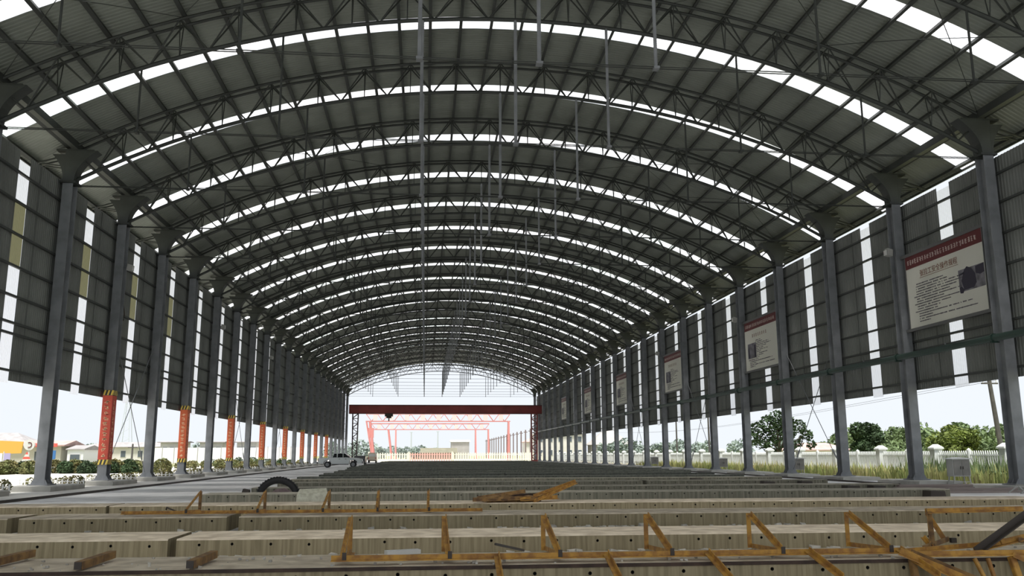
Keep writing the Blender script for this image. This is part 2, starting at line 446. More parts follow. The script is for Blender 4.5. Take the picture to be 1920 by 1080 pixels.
# green pipe along the right wall
t = thing('service_pipe', 'dark green service pipe running along the inside of the right columns', 'pipe', (XR-.45, 0, 6.15))
for i in range(-1, 21):
    MB().tube(((0, fy(i), 0), (0, fy(i+1)-.04, 0)), .15, 10, False).obj('pipe_length', 'pipe', t)
    MB().tube(((0, fy(i)-.07, 0), (0, fy(i)+.07, 0)), .195, 10).obj('flange', 'pipe', t)
    b = MB(); b.bar((.2, fy(i), -.17), (-.15, fy(i), -.17), .12, .05); b.obj('bracket', 'pipe', t)
    MB().tube(((0, fy(i)+3.4, .09), (0, fy(i)+3.4, .22)), .04, 6).obj('valve', 'steel', t)
# small flood lamps and loudspeakers on the columns
def lamp(x, y, z, out, lab):
    r = thing('flood_lamp', lab, 'lamp', (x, y, z), 0, 'lamps fixed to the columns')
    b = MB(); b.prism([(-.14, -.16), (.14, -.22), (.18, .12), (-.1, .2)], 'y', -.16, .16); b.obj('housing', 'cab', r)
    MB().box((-out*.16, 0, -.03), (.03, .26, .26)).obj('lens', 'white', r)
    MB().bar((out*.1, 0, 0), (out*.34, 0, .12), .05).obj('bracket', 'steel', r)
for i, n in ((1, 'second'), (4, 'fifth'), (7, 'eighth')): lamp(XR-.55, fy(i)-.15, 11.5, 1, f'small pale flood lamp on the {n} column of the right row')
for i, n in ((2, 'third'), (5, 'sixth'), (8, 'ninth')): lamp(XL+.55, fy(i)-.15, 11.6, -1, f'small flood lamp on the {n} column of the left row')
t = tag(MB().tube([(XL-.1, fy(2)+.4, 11.5), (XL-.05, fy(2)+1.0, 9.9), (XL-.1, fy(2)+1.5, 9.2), (XL-.1, fy(2)+1.4, 8.9)], .025, 5).obj('loose_cable', 'rust'), 'thin cable hanging loosely on the left wall by the third column', 'cable')

# ------------------------------------------------------------------ red banners on the left columns
def banner_parts(root, m):
    s = MB(); s.b2(-.25, .25, -.33, .33, 1.28, 4.62); s.obj('cloth', m, root)
    lt = MB(); rr = random.Random(5)
    for k in range(11):
        z = 4.25-k*.275
        for q in range(4): lt.box((rr.uniform(-.05, .05), -.335, z+rr.uniform(-.09, .09)), (rr.uniform(.1, .2), .008, .028))
        for q in range(2): lt.box((rr.uniform(-.08, .08), -.335, z), (.028, .008, rr.uniform(.1, .2)))
        for q in range(3): lt.box((.255, rr.uniform(-.05, .05), z+rr.uniform(-.09, .09)), (.008, rr.uniform(.1, .2), .028))
        lt.box((.255, rr.uniform(-.06, .06), z), (.008, .028, .2))
    lt.obj('lettering', 'letter', root)['kind'] = 'stuff'
    for z0 in (1.02, 4.64):
        b = MB(); b.b2(-.252, .252, -.335, .335, z0, z0+.26); o = b.obj('hazard_band', 'hazk', root)
        st = MB()
        for k in range(3):
            x = -.24+k*.19; st.prism([(x, z0), (x+.09, z0), (x+.16, z0+.26), (x+.07, z0+.26)], 'y', -.342, -.334)
        for k in range(4):
            y = -.33+k*.19; st.prism([(y, z0), (y+.09, z0), (min(y+.16, .335), z0+.26), (min(y+.07, .33), z0+.26)], 'x', .251, .259)
        st.obj('stripe', 'hazy', o)
pb = {}
for k, i in enumerate(range(2, 17, 2)):
    m = 'red' if k == 0 else 'orange'
    lab = f'red banner with pale vertical lettering wrapped around the {nth(i+1)} left column'
    if m not in pb:
        r = thing('column_banner', lab, 'banner', (XL, fy(i), 0), 0, 'red banners on the left columns'); banner_parts(r, m); pb[m] = r
    else: copy_tree(pb[m], (XL, fy(i), 0), 0, lab)

# ------------------------------------------------------------------ sign boards on the right wall
def text_mesh(body, size, m):
    cu = bpy.data.curves.new('title', 'FONT'); cu.body = body; cu.size = size; cu.extrude = .004; cu.align_x = 'CENTER'; cu.resolution_u = 2
    o = bpy.data.objects.new('title', cu); C.objects.link(o)
    dg = bpy.context.evaluated_depsgraph_get(); me = bpy.data.meshes.new_from_object(o.evaluated_get(dg))
    bpy.data.objects.remove(o); me.materials.clear(); me.materials.append(MT[m]); return me
# the boards face -x: seen from inside, reading direction runs towards the camera (-y)
def sign(i, lab, first):
    r = thing('safety_notice_board', lab, 'sign', (XR+.02, fy(i)+S/2, 0), 0, 'safety notice boards on the right wall')
    Y1, Y2, zb, zt = -3.05, 3.05, 7.5, 10.45      # Y2 end is the far (left in view) end
    MB().b2(-.03, .03, Y1, Y2, zb, zt).obj('panel', 'signface', r)
    MB().b2(-.035, .035, Y1, Y2, zt, zt+.62).obj('header', 'signred', r)
    fr = MB(); fr.b2(-.06, .06, -3.46, 3.46, zb-.14, zb); fr.b2(-.06, .06, -3.46, 3.46, zt+.62, zt+.78)
    fr.b2(-.05, .05, Y1-.06, Y1, zb, zt+.62); fr.b2(-.05, .05, Y2, Y2+.06, zb, zt+.62); fr.obj('frame', 'alu', r)
    rr = random.Random(i+3); hd = MB(); n = 26
    for k in range(n):
        y = Y2-.25-k*(5.6/n); z = zt+.3
        for q in range(3): hd.box((-.042, y+rr.uniform(-.02, .02), z+(q-1)*.085+rr.uniform(-.02, .02)), (.008, rr.uniform(.08, .15), .026))
        for q in range(2): hd.box((-.042, y+rr.uniform(-.06, .06), z+rr.uniform(-.03, .03)), (.008, .024, rr.uniform(.12, .24)))
    hd.obj('header_lettering', 'signpale', r)['kind'] = 'stuff'
    tl = MB(); L = [(.35, 2.6), (.30, 3.0), (.3, 4.1), (.3, 4.4), (.3, 3.6), (.1, 3.3), (.3, 4.0), (.3, 2.6), (.1, 4.0), (.3, 3.1), (.3, 2.3), (.1, 2.2), (.4, 4.6), (.4, 1.5), (.4, 4.9), (.4, 1.3)]
    for k, (a, ln) in enumerate(L):
        z = 9.58-k*.122; y = Y2-.45-a
        end = y-ln+.4
        if not first: end = max(end, -2.4); y = y-1.3 if k < 11 else y
        while y > end:
            d = rr.uniform(.03, .1); tl.box((-.034, y-d/2, z), (.006, d, rr.uniform(.035, .06))); y -= d+(.018 if rr.random() > .08 else .12)
    tl.obj('text_lines', 'signtext', r)['kind'] = 'stuff'
    if first:
        o = link('title', text_mesh('\u5f20\u62c9\u5de5\u5b89\u5168\u64cd\u4f5c\u89c4\u7a0b', .34, 'signtitle'), r, (-.036, .35, 9.93))
        o.rotation_euler = (math.pi/2, 0, -math.pi/2)
        MB().b2(-.036, -.03, -1.2, 1.9, 9.83, 9.85).obj('title_rule', 'signtitle', r)
        # printed photograph of a worker
        MB().b2(-.034, -.03, -3.0, -1.15, 8.55, 9.55).obj('photo_ground', 'photo_m', r)
        ph = MB(); ph.prism([(-1.5, 8.6), (-1.35, 9.05), (-1.6, 9.5), (-1.8, 9.62), (-2.1, 9.5), (-2.35, 9.2), (-2.4, 8.8), (-2.2, 8.62)], 'x', -.042, -.034)
        ph.prism([(-1.2, 8.5), (-1.18, 8.75), (-1.32, 8.8), (-1.5, 8.62), (-1.4, 8.48)], 'x', -.042, -.034)
        ph.prism([(-1.2, 9.3), (-1.2, 9.36), (-1.6, 9.42), (-1.6, 9.34)], 'x', -.042, -.034)
        ph.prism([(-2.4, 9.2), (-2.4, 9.5), (-2.98, 9.55), (-2.98, 9.15), (-2.7, 9.1)], 'x', -.042, -.034)
        ph.obj('photo_figure', 'photo_d', r)
    else:
        tt = MB()
        for k in range(8):
            y = 1.5-k*.36
            for q in range(3): tt.box((-.035, y, 9.98+(q-1)*.08), (.006, rr.uniform(.12, .24), .03))
            tt.box((-.035, y+rr.uniform(-.05, .05), 9.98), (.006, .03, .26))
        tt.obj('title', 'signtitle', r)['kind'] = 'stuff'
        MB().b2(-.035, -.03, .95, 2.55, 8.35, 9.45).obj('photo_ground', 'photo_m', r)
        ph = MB(); ph.b2(-.042, -.035, 1.0, 1.3, 8.4, 9.3); ph.prism([(2.1, 8.4), (2.5, 8.4), (2.5, 9.0), (2.3, 9.2)], 'x', -.042, -.035); ph.obj('photo_figure', 'photo_d', r)
    return r
for k, i in enumerate((0, 3, 6, 9, 12, 15)):
    sign(i, ('large white safety notice board with worker photograph, nearest to the camera' if k == 0 else
             f'white safety notice board with red header on the right wall, {nth(k+1)} from the camera'), k == 0)

# ------------------------------------------------------------------ casting beds (rows of concrete blocks)
def bed_block(ln, dep, h, holes, tm='bedtop', fm='bed'):
    """block from x=0..ln, y=0..dep, with a row of round holes in the front face"""
    b = MB(); z0 = -.02
    b.add([(0, 0, h-.02), (ln, 0, h-.02), (ln, .02, h), (0, .02, h)], [(0, 1, 2, 3)])           # chamfer
    b.add([(ln, .02, h), (ln, dep, h), (0, dep, h), (0, .02, h)], [(3, 0, 1, 2)])
    nt = len(b.f)
    b.add([(0, 0, z0), (0, 0, h-.02), (0, .02, h), (0, dep, h), (0, dep, z0)], [(0, 1, 2, 3, 4)])
    b.add([(ln, 0, z0), (ln, 0, h-.02), (ln, .02, h), (ln, dep, h), (ln, dep, z0)], [(4, 3, 2, 1, 0)])
    b.add([(0, dep, z0), (ln, dep, z0), (ln, dep, h), (0, dep, h)], [(0, 3, 2, 1)])
    nh = []
    if holes:
        n = max(1, int(ln/.52)); p = ln/n; zc = h-.085; hh = .05; r = .021
        b.add([(0, 0, z0), (ln, 0, z0), (ln, 0, zc-hh), (0, 0, zc-hh)], [(0, 1, 2, 3)])
        b.add([(0, 0, zc+hh), (ln, 0, zc+hh), (ln, 0, h-.02), (0, 0, h-.02)], [(0, 1, 2, 3)])
        for k in range(n):
            xa, xb = k*p, (k+1)*p; c = (xa+xb)/2+R.uniform(-.06, .06); zz = zc+R.uniform(-.012, .012)
            outer = [(xb, zc), (xb, zc+hh), (c, zc+hh), (xa, zc+hh), (xa, zc), (xa, zc-hh), (c, zc-hh), (xb, zc-hh)]
            inner = [(c+r*math.cos(t*math.pi/4), zz+r*math.sin(t*math.pi/4)) for t in range(8)]
            vs_ = [(x, 0, z) for x, z in outer]+[(x, 0, z) for x, z in inner]+[(x, .09, z) for x, z in inner]
            b.add(vs_, [(t, (t+1) % 8, 8+(t+1) % 8, 8+t) for t in range(8)])
            s0 = len(b.f); o = len(b.v)-24
            b.f += [tuple(o+q for q in (8+t, 8+(t+1) % 8, 16+(t+1) % 8, 16+t)) for t in range(8)]+[tuple(o+16+t for t in range(7, -1, -1))]
            nh += range(s0, len(b.f))
    else: b.add([(0, 0, z0), (ln, 0, z0), (ln, 0, h-.02), (0, 0, h-.02)], [(0, 1, 2, 3)])
    me = b.mesh('casting_bed_block', fm); me.materials.append(MT[tm]); me.materials.append(MT['hole'])
    for k in range(nt): me.polygons[k].material_index = 1
    for k in nh: me.polygons[k].material_index = 2
    return me
ROWS = [9.78, 13.4, 18.1, 22.3, 28.5, 33.8, 39.9, 45.3, 50.3, 55.5]
while ROWS[-1] < 176: ROWS.append(ROWS[-1]+5.2)
LEFT_ENDS = {0: [-12.6, 14.6], 1: [-12.6, -3.66, -3.54, 15], 2: [-12.6, -7.95, -7.74, -3.85, -3.62, 15.5], 3: [-12.6, -7.57, -7.50, 16.5], 4: [-6.9, 17.6]}
for n, y in enumerate(ROWS):
    ends = LEFT_ENDS.get(n) or [-6.6+R.uniform(-.5, .3)-(.9 if n > 14 else 0), 18.7+R.uniform(-.3, .6)+(1.2 if n > 10 else 0)]
    if n > 5 and n % 3 == 0 and n < 16:
        c = R.uniform(2, 12); ends = [ends[0], c, c+.2, ends[1]]
    h = .29 if n < 10 else .29+R.uniform(-.01, .02)
    segs = list(zip(ends[::2], ends[1::2]))
    for k, (a, b) in enumerate(segs):
        part = '' if len(segs) == 1 else (', left piece', ', right piece')[k] if len(segs) == 2 else (', left piece', ', middle piece', ', right piece')[k]
        me = bed_block(b-a, 1.32 if n < 5 else 1.15, h, n < 14, *(('bedtop', 'bed') if n < 4 else ('bedmidt', 'bedmid') if n < 8 else ('bedfart', 'bedfar')))  # bed colours darken by row, standing in for shade deeper in the hall
        o = tag(link('casting_bed_block', me, None, (a, y, 0)), f'long concrete casting bed, {nth(n+1)} row from the camera{part}', 'concrete bed', 'rows of concrete casting beds')
        if n == 0:
            e = MB(); e.b2(0, b-a, -.010, .02, h-.004, h+.006); e.b2(0, b-a, -.012, -.002, h-.03, h+.006); e.obj('edge_angle', 'rust', o)
# brick-like packing blocks at the right ends of the beds
for k, (x, y) in enumerate(((16.2, 33.0), (17.3, 33.1), (15.2, 38.9), (17.0, 39.0), (13.6, 44.4), (16.6, 28.0))):
    b = MB(); b.prism([(0, 0), (.55, 0), (.52, .24), (.03, .26)], 'y', 0, .5)
    tag(b.obj('packing_block', 'dark', None, (x, y, 0)), f'dark square packing block against a casting bed at right, {nth(k+1)} of six', 'block', 'dark packing blocks')

# rubble between the beds
def stone(b, x, y, z, r, rr):
    vs_ = []
    for k in range(8):
        sx, sy, sz = (1 if k & 1 else -1), (1 if k & 2 else -1), (1 if k & 4 else -1)
        vs_.append((x+sx*r*rr.uniform(.5, 1), y+sy*r*rr.uniform(.5, 1), z+sz*r*rr.uniform(.3, .8)))
    b.add(vs_, [(0, 2, 3, 1), (4, 5, 7, 6), (0, 1, 5, 4), (1, 3, 7, 5), (3, 2, 6, 7), (2, 0, 4, 6)])
rr = random.Random(3)
for n, (y0, y1, cnt, zt, nm) in enumerate(((12.6, 13.35, 620, 0, 'at the foot of the second casting bed'), (17.2, 18.05, 260, 0, 'at the foot of the third casting bed'), (21.6, 22.25, 140, 0, 'at the foot of the fourth casting bed'))):
    b = MB()
    for k in range(cnt):
        r = rr.uniform(.012, .05) if rr.random() < .88 else rr.uniform(.05, .085)
        stone(b, rr.uniform(-7, 12) if rr.random() < .5 else rr.gauss(3.2, 1.6), y1-abs(rr.gauss(0, .25)), r*.4, r, rr)
    tag(b.obj('rubble', 'rubble'), f'pale concrete crumbs and chips {nm}', 'rubble', kind='stuff')
b = MB()
for k in range(170):
    r = rr.uniform(.006, .022); stone(b, rr.uniform(-5, 8), rr.uniform(9.85, 11.0), .295+r*.4, r, rr)
tag(b.obj('rubble', 'rubble'), 'small chips scattered on top of the nearest casting bed', 'rubble', kind='stuff')

# ------------------------------------------------------------------ yellow guard frames lying on the beds
def guard_frame(label, loc, x0, x1, brackets, posts, m='yellow', mb='yellow', rz=0, scale=1.0):
    r = thing('guard_frame', label, 'frame', loc, rz, 'yellow steel guard frames')
    MB().angle((x0, 0, .03), (x1, 0, .03), .055).obj('rail', m, r)
    MB().angle((x0+.05, .07, .02), (x1-.25, .07, .025), .04).obj('rail', mb, r)
    for x in brackets:
        j = R.uniform(-.03, .03)
        MB().angle((x, .03, .08), (x+j, 1.02, .40), .05, flip=-1).obj('brace', m, r)
        MB().angle((x+j, 1.05, .0), (x+j, 1.05, .42), .05).obj('post', mb, r)
        MB().angle((x, .05, .04), (x+j, 1.05, .0), .05).obj('foot', m, r)
        MB().box((x, -.01, .07), (.045, .012, .09)).obj('end_cap', 'dark', r)
    for x in posts:
        j = R.uniform(-.02, .05)
        MB().angle((x, -.02, .06), (x+j, -.75, -.14), .055).obj('outrigger', m, r)
    return r
guard_frame('long yellow guard frame lying along the nearest concrete bed', (0, 10.02, .31), -1.0, 5.55,
            (-.86, .29, 1.52, 2.80, 4.10, 5.40), (.83, 2.06, 3.22, 4.40, 5.5))
guard_frame('thin yellow guard frame with upright triangles on the third concrete bed', (0, 18.55, .30), -6.0, 1.2,
            (-4.75, -3.35, -2.05, -.95, .1), (), 'yellow', 'yellowd')
# twisted yellow frame at the right
t = thing('guard_frame', 'tangled dirty yellow frame with raised corner at the right end of the nearest bed', 'frame', (0, 0, 0), 0, 'yellow steel guard frames')
for a, b, m, wd in (((6.1, 10.4, .30), (6.42, 10.95, .73), 'yellowd', .06), ((6.40, 10.95, .72), (7.7, 10.9, .74), 'yellow', .055), ((6.40, 10.95, .71), (6.55, 10.85, .38), 'yellow', .05),
                    ((6.62, 10.85, .38), (5.95, 10.3, .33), 'yellowd', .055), ((6.14, 10.6, .45), (6.18, 10.45, .31), 'yellow', .04), ((5.6, 10.1, .33), (6.9, 10.4, .37), 'yellow', .045)):
    MB().angle(a, b, wd).obj('member', m, t)
MB().box((6.66, 10.82, .39), (.07, .05, .06)).obj('end_cap', 'dark', t)
t = thing('guard_frame', 'heavy brown and yellow frame leaning at the right edge of the nearest bed', 'frame', (0, 0, 0), 0, 'yellow steel guard frames')
for a, b, m, wd in (((6.50, 10.1, .31), (7.6, 10.1, .98), 'dark', .075), ((6.48, 10.12, .33), (7.6, 10.1, .56), 'yellow', .06), ((6.79, 10.1, .50), (6.83, 10.1, .40), 'yellow', .05),
                    ((7.0, 10.05, .44), (7.6, 10.2, .36), 'yellowd', .05)):
    MB().angle(a, b, wd).obj('member', m, t)
t = thing('guard_frame', 'yellow frame hanging over the front edge at the right end of the nearest bed', 'frame', (0, 0, 0), 0, 'yellow steel guard frames')
for a, b, m, wd in (((5.45, 9.74, .33), (7.6, 9.72, .33), 'yellow', .055), ((5.35, 9.76, .36), (5.9, 9.35, .08), 'yellow', .07), ((5.48, 9.76, .36), (6.05, 9.35, .08), 'yellowd', .05),
                    ((6.2, 9.7, .30), (6.28, 9.6, -.0), 'yellow', .03), ((6.36, 9.7, .30), (6.38, 9.6, 0), 'yellow', .03), ((6.64, 9.7, .32), (6.66, 9.6, 0), 'yellow', .06), ((6.66, 9.7, .32), (7.1, 9.55, .1), 'yellow', .05), ((5.45, 9.7, .3), (5.46, 9.66, .0), 'yellowd', .06)):
    MB().angle(a, b, wd).obj('member', m, t)
# heap in the middle
t = thing('guard_frame', 'long yellow lattice beam tilted up out of the heap in mid floor', 'frame', (0, 0, 0), 0, 'yellow steel guard frames')
for dy, dz in ((0, 0), (.22, .0), (.11, .12)): MB().angle((2.75, 22.4+dy, .30+dz), (4.0, 23.4+dy, .72+dz*.3), .06).obj('chord', 'yellow', t)
for k in range(7):
    f0, f1 = k/7, (k+1)/7; P = Vector((2.75, 22.4, .30)).lerp(Vector((4.0, 23.4, .72)), f0); Q = Vector((2.75, 22.62, .30)).lerp(Vector((4.0, 23.62, .72)), f1)
    MB().bar(P, Q, .03).obj('lacing', 'yellow', t)
for n, (a, b, m) in enumerate((((1.2, 22.35, .33), (2.7, 22.5, .36), 'yellowd'), ((1.35, 22.8, .34), (2.55, 22.5, .52), 'yellowd'), ((1.9, 22.45, .36), (3.0, 22.9, .33), 'rust'), ((2.4, 22.4, .33), (3.4, 22.75, .36), 'yellow'), ((1.5, 23.1, .34), (2.9, 23.0, .40), 'rust'))):
    tag(MB().angle(a, b, .09, .015).obj('steel_angle', m), f'loose rusty yellow steel angle in the mid-floor heap, {nth(n+1)} of five', 'steel angle', 'loose steel angles in the heap')
for n, (x, y, z, sx, sy, sz, a) in enumerate(((1.9, 22.7, .36, .8, .5, .14, .2), (2.6, 22.75, .35, .7, .45, .12, -.3))):
    b = MB(); b.prism([(-sx/2, 0), (sx/2, 0), (sx*.45, sz), (0, sz*1.4), (-sx*.42, sz*.9)], 'y', -sy/2, sy/2)
    o = tag(b.obj('rusty_sheet', 'yellowd', None, (x, y, z-.07)), f'crumpled rusty brown sheet in the mid-floor heap, {("left", "right")[n]} one', 'sheet', 'crumpled rusty sheets'); o.rotation_euler[2] = a
# short box beams at left on the first bed
for n, (x0, y0, x1, y1) in enumerate(((-4.62, 9.95, -4.52, 11.0), (-3.58, 9.86, -3.54, 10.75), (-2.44, 9.83, -2.38, 10.62))):
    r = thing('box_beam', f'short brown-yellow box beam lying on the nearest bed, {nth(n+1)} from the left', 'beam', (x0, y0, .345), 0, 'short box beams at left')
    MB().bar((0, 0, 0), (x1-x0, y1-y0, .02), .085, .08).obj('tube', 'yellowd', r)
    MB().box((0, -.008, 0), (.075, .014, .075)).obj('end_cap', 'dark', r)
for n, (a, b) in enumerate((((.95, 12.0, .30), (1.45, 13.1, .10)), ((-5.9, 21.3, .30), (-5.55, 22.0, .05)))):
    tag(MB().tube((a, b), .018, 5).obj('steel_bar', 'dark'), ('thin dark bar sloping in front of the second bed', 'dark bar leaning on the fourth bed at far left')[n], 'bar')
o = tag(MB().box((0, 0, 0), (.42, .12, .05), .35).obj('pale_offcut', 'white', None, (-.25, 10.95, .325)), 'pale board offcut lying behind the nearest bed', 'offcut')
# tyre ring, foam block and cloth on the beds
t = thing('tyre', 'black rubber tyre ring standing half sunk behind the fifth bed', 'tyre', (-4.95, 31.0, -.02))
b = MB(); b.tube([(.66*math.cos(a), .0, .66*math.sin(a)) for a in [k*math.pi/20 for k in range(21)]], .115, 8); b.obj('casing', 'black', t, smooth=True)
for k in range(24):
    a = (k+.5)*math.pi/24; MB().box((.77*math.cos(a), 0, .77*math.sin(a)), (.03, .2, .03)).obj('tread_lug', 'black', t)
b = MB(); b.prism([(-.45, 0), (.4, 0), (.36, .2), (.1, .36), (-.2, .33), (-.4, .15)], 'y', -.12, .12)
tag(b.obj('bundled_cloth', 'dustpink', None, (-4.9, 31.5, .0)), 'dusty pink bundle showing through the tyre ring', 'bundle')
b = MB(); b.prism([(-.45, 0), (.42, .02), (.38, .24), (-.36, .26), (-.44, .12)], 'y', -.25, .25)
o = tag(b.obj('foam_block', 'foam', None, (-3.12, 25.6, .235)), 'pale speckled foam block propped behind the third yellow triangle', 'foam block'); o.rotation_euler = (.25, -.06, .1)
b = MB(); b.prism([(-.5, 0), (.5, 0), (.5, .17), (-.5, .17)], 'y', -.4, .4)
tag(b.obj('timber_sleeper', 'dark', None, (-3.2, 25.7, 0)), 'dark timber sleeper under the pale foam block', 'timber')
b = MB(); b.prism([(-.18, 0), (.18, 0), (.12, .34), (-.06, .38)], 'y', -.15, .15)
tag(b.obj('stub_post', 'dark', None, (-5.95, 30.6, 0)), 'short dark stub post left of the tyre ring', 'post')
b = MB(); b.b2(-.55, .35, -.15, .15, 0, .2); tag(b.obj('kerb_stone', 'pad', None, (-6.6, 30.8, 0)), 'small grey kerb stone left of the tyre ring', 'kerb stone')
# planks at right
for n, (x, y, z, ln, a) in enumerate(((18.3, 33.2, 0, 3.4, -.05), (18.4, 33.5, .09, 3.2, -.03), (18.1, 33.85, .0, 3.6, -.06), (19.6, 31.9, .0, 2.9, -.04), (19.7, 32.1, .09, 2.7, -.05), (18.6, 33.6, .18, 3.0, -.04))):
    b = MB(); b.b2(0, ln, -.12, .12, 0, .085); o = tag(b.obj('plank', 'board', None, (x, y, z)), f'weathered grey-pink plank in the stack by the right columns, {nth(n+1)} of six', 'plank', 'weathered planks'); o.rotation_euler[2] = a
# ------------------------------------------------------------------ cabinet outside the right columns
def cabinet(x, y, lab, s=1.0):
    r = thing('electric_cabinet', lab, 'cabinet', (x, y, 0), 0, 'electric cabinets by the right columns')
    MB().b2(-.42*s, .42*s, -.25*s, .25*s, .42*s, 1.2*s).obj('body', 'cab', r)
    for sx in (-1, 1):
        d = MB(); d.b2(min(sx*.02, sx*.38)*s, max(sx*.02, sx*.38)*s, -.275*s, -.25*s, .47*s, 1.15*s); o = d.obj('door', 'cabf', r)
        MB().b2((sx*.06-.015)*s, (sx*.06+.015)*s, -.30*s, -.275*s, .75*s, .88*s).obj('handle', 'dark', o)
    b = MB(); b.prism([(-.52*s, 1.2*s), (.52*s, 1.2*s), (.52*s, 1.23*s), (0, 1.29*s), (-.52*s, 1.23*s)], 'y', -.36*s, .32*s); b.obj('rain_hood', 'white', r)
    for sx in (-1, 1):
        for sy in (-1, 1): MB().bar((sx*.36*s, sy*.2*s, .42*s), (sx*.42*s, sy*.24*s, 0), .045*s).obj('leg', 'cab', r)
    MB().bar((-.4*s, -.23*s, .18*s), (.4*s, -.23*s, .18*s), .03*s).obj('stretcher', 'cab', r)
cabinet(24.6, 40.2-1.2, 'large pale cabinet on legs with rain hood beside the second right column')
cabinet(25.3, 58.5, 'grey cabinet on legs in the weeds beside the fourth right column', .95)
cabinet(25.3, 73.8, 'slim grey cabinet on legs beside the sixth right column', .9)
cabinet(25.2, 96.0, 'small distant grey cabinet on legs beside the ninth right column', .95)
t = thing('trestle', 'small pale metal trestle at the foot of the first right column', 'trestle', (22.1, 30.9, 0))
for a, b in (((0, 0, .28), (-.35, -.1, 0)), ((0, 0, .28), (.35, -.1, 0)), ((0, .5, .28), (-.35, .6, 0)), ((0, .5, .28), (.35, .6, 0))): MB().bar(a, b, .04).obj('leg', 'cab', t)
MB().bar((0, -.1, .3), (0, .6, .3), .05).obj('top_bar', 'cab', t); MB().bar((-.33, -.1, .02), (.33, -.1, .02), .04).obj('spreader', 'cab', t)

# ------------------------------------------------------------------ red gantry beam near the far end
GY = 180.0
t = thing('gantry_crane', 'dark red box girder gantry crane spanning the hall near its far end', 'gantry crane', (XC, GY, 0))
MB().b2(-18.9, 20.3, -.5, .5, 9.75, 11.35).obj('girder', 'crane', t)
b = MB(); b.b2(-18.9, 20.3, -.7, .7, 11.35, 11.47); b.b2(-18.9, 20.3, -.6, .6, 9.66, 9.75); b.obj('girder_flange', 'craned', t)
def lattice_leg(root, x, y, ztop_, wt, wb, m, n=10, r=.1):
    for sx in (-1, 1):
        for sy in (-1, 1): MB().bar((x+sx*wt, y+sy*wt, ztop_), (x+sx*wb, y+sy*wb, .1), r*1.6).obj('leg_post', m, root)
    for k in range(n):
        for sy in (-1, 1):
            f0, f1 = k/n, (k+1)/n; w0, w1 = wt+(wb-wt)*f0, wt+(wb-wt)*f1; z0, z1 = ztop_*(1-f0), ztop_*(1-f1)+.1
            s = 1 if k % 2 else -1
            MB().bar((x-s*w0, y+sy*w0, z0), (x+s*w1, y+sy*w1, z1), r).obj('lacing', m, root)
            MB().bar((x-w0, y+sy*w0, z0), (x+w0, y+sy*w0, z0), r).obj('lacing', m, root)
lattice_leg(t, -17.6, 0, 9.7, .55, .42, 'craned')
lattice_leg(t, 18.75, 0, 9.7, .6, .55, 'crane')
MB().b2(-18.1, -17.1, -1.5, 1.5, .0, .35).obj('end_truck', 'craned', t); MB().b2(18.25, 19.25, -1.5, 1.5, .09, .42).obj('end_truck', 'crane', t)
b = MB(); b.b2(-11.7, -10.1, -.8, .8, 9.15, 9.66); b.b2(-11.4, -10.4, -.5, .5, 8.8, 9.15); h = b.obj('hoist_trolley', 'dark', t)
MB().tube(((-10.9, 0, 8.8), (-10.9, 0, 8.2)), .12, 6).obj('hook_block', 'dark', h)

# ------------------------------------------------------------------ vehicles
def wheel(root, x, y, r=.37, wd=.24):
    o = MB().tube(((x, y-wd/2, r), (x, y+wd/2, r)), r, 18).obj('wheel', 'black', root)
    MB().tube(((x, y-wd/2-.012, r), (x, y+wd/2+.012, r)), r*.6, 10).obj('rim', 'chrome', o)
t = thing('pickup_truck', 'white double cab pickup truck parked across the lane at left', 'pickup truck', (-10.15, 109, 0), .03)
b = MB(); W = .86
b.prism([(-2.62, .55), (-2.0, .42), (-1.95, .75), (-1.72, .92), (-1.3, .92), (-1.08, .75), (-1.05, .40), (1.05, .40), (1.08, .75), (1.32, .93), (1.74, .93), (1.98, .75), (2.02, .45), (2.55, .5), (2.64, .78), (2.55, 1.02), (1.75, 1.14), (1.1, 1.18), (-1.02, 1.18), (-1.02, 1.14), (-2.62, 1.12)], 'y', -W, W); b.obj('body', 'carwhite', t)
b = MB()
def frus(b, lo, hi, z0, z1, y0, y1):
    b.add([(lo[0], -y0, z0), (lo[1], -y0, z0), (lo[1], y0, z0), (lo[0], y0, z0), (hi[0], -y1, z1), (hi[1], -y1, z1), (hi[1], y1, z1), (hi[0], y1, z1)], [(0, 3, 2, 1), (4, 5, 6, 7), (0, 1, 5, 4), (1, 2, 6, 5), (2, 3, 7, 6), (3, 0, 4, 7)])
frus(b, (-1.05, 1.2), (-.75, .45), 1.16, 1.74, .82, .70); b.obj('cab', 'carwhite', t)
b = MB(); frus(b, (-1.02, 1.16), (-.80, .55), 1.2, 1.66, .815, .735); 
for (x0, x1, x2, x3) in ((-.93, -.42, -.45, -.72), (-.34, .28, .27, -.30), (.36, 1.06, .52, .35)):
    o = MB(); o.add([(x0, -.835, 1.2), (x1, -.835, 1.2), (x2, -.735, 1.66), (x3, -.735, 1.66), (x0, .835, 1.2), (x1, .835, 1.2), (x2, .735, 1.66), (x3, .735, 1.66)], [(0, 1, 2, 3), (7, 6, 5, 4), (0, 4, 5, 1), (1, 5, 6, 2), (2, 6, 7, 3), (3, 7, 4, 0)]); o.obj('side_window', 'carglass', t)
o = MB(); o.add([(1.235, -.72, 1.2), (1.235, .72, 1.2), (.52, .62, 1.69), (.52, -.62, 1.69), (1.2, -.72, 1.18), (1.2, .72, 1.18), (.48, .62, 1.68), (.48, -.62, 1.68)], [(0, 1, 2, 3), (7, 6, 5, 4), (0, 4, 5, 1), (2, 6, 7, 3)]); o.obj('windscreen', 'carglass', t)
for x in (-1.52, 1.53):
    for y in (-.76, .76): wheel(t, x, y)
MB().b2(2.5, 2.72, -.84, .84, .48, .72).obj('front_bumper', 'chrome', t); MB().b2(-2.75, -2.58, -.84, .84, .5, .68).obj('rear_bumper', 'dark', t)
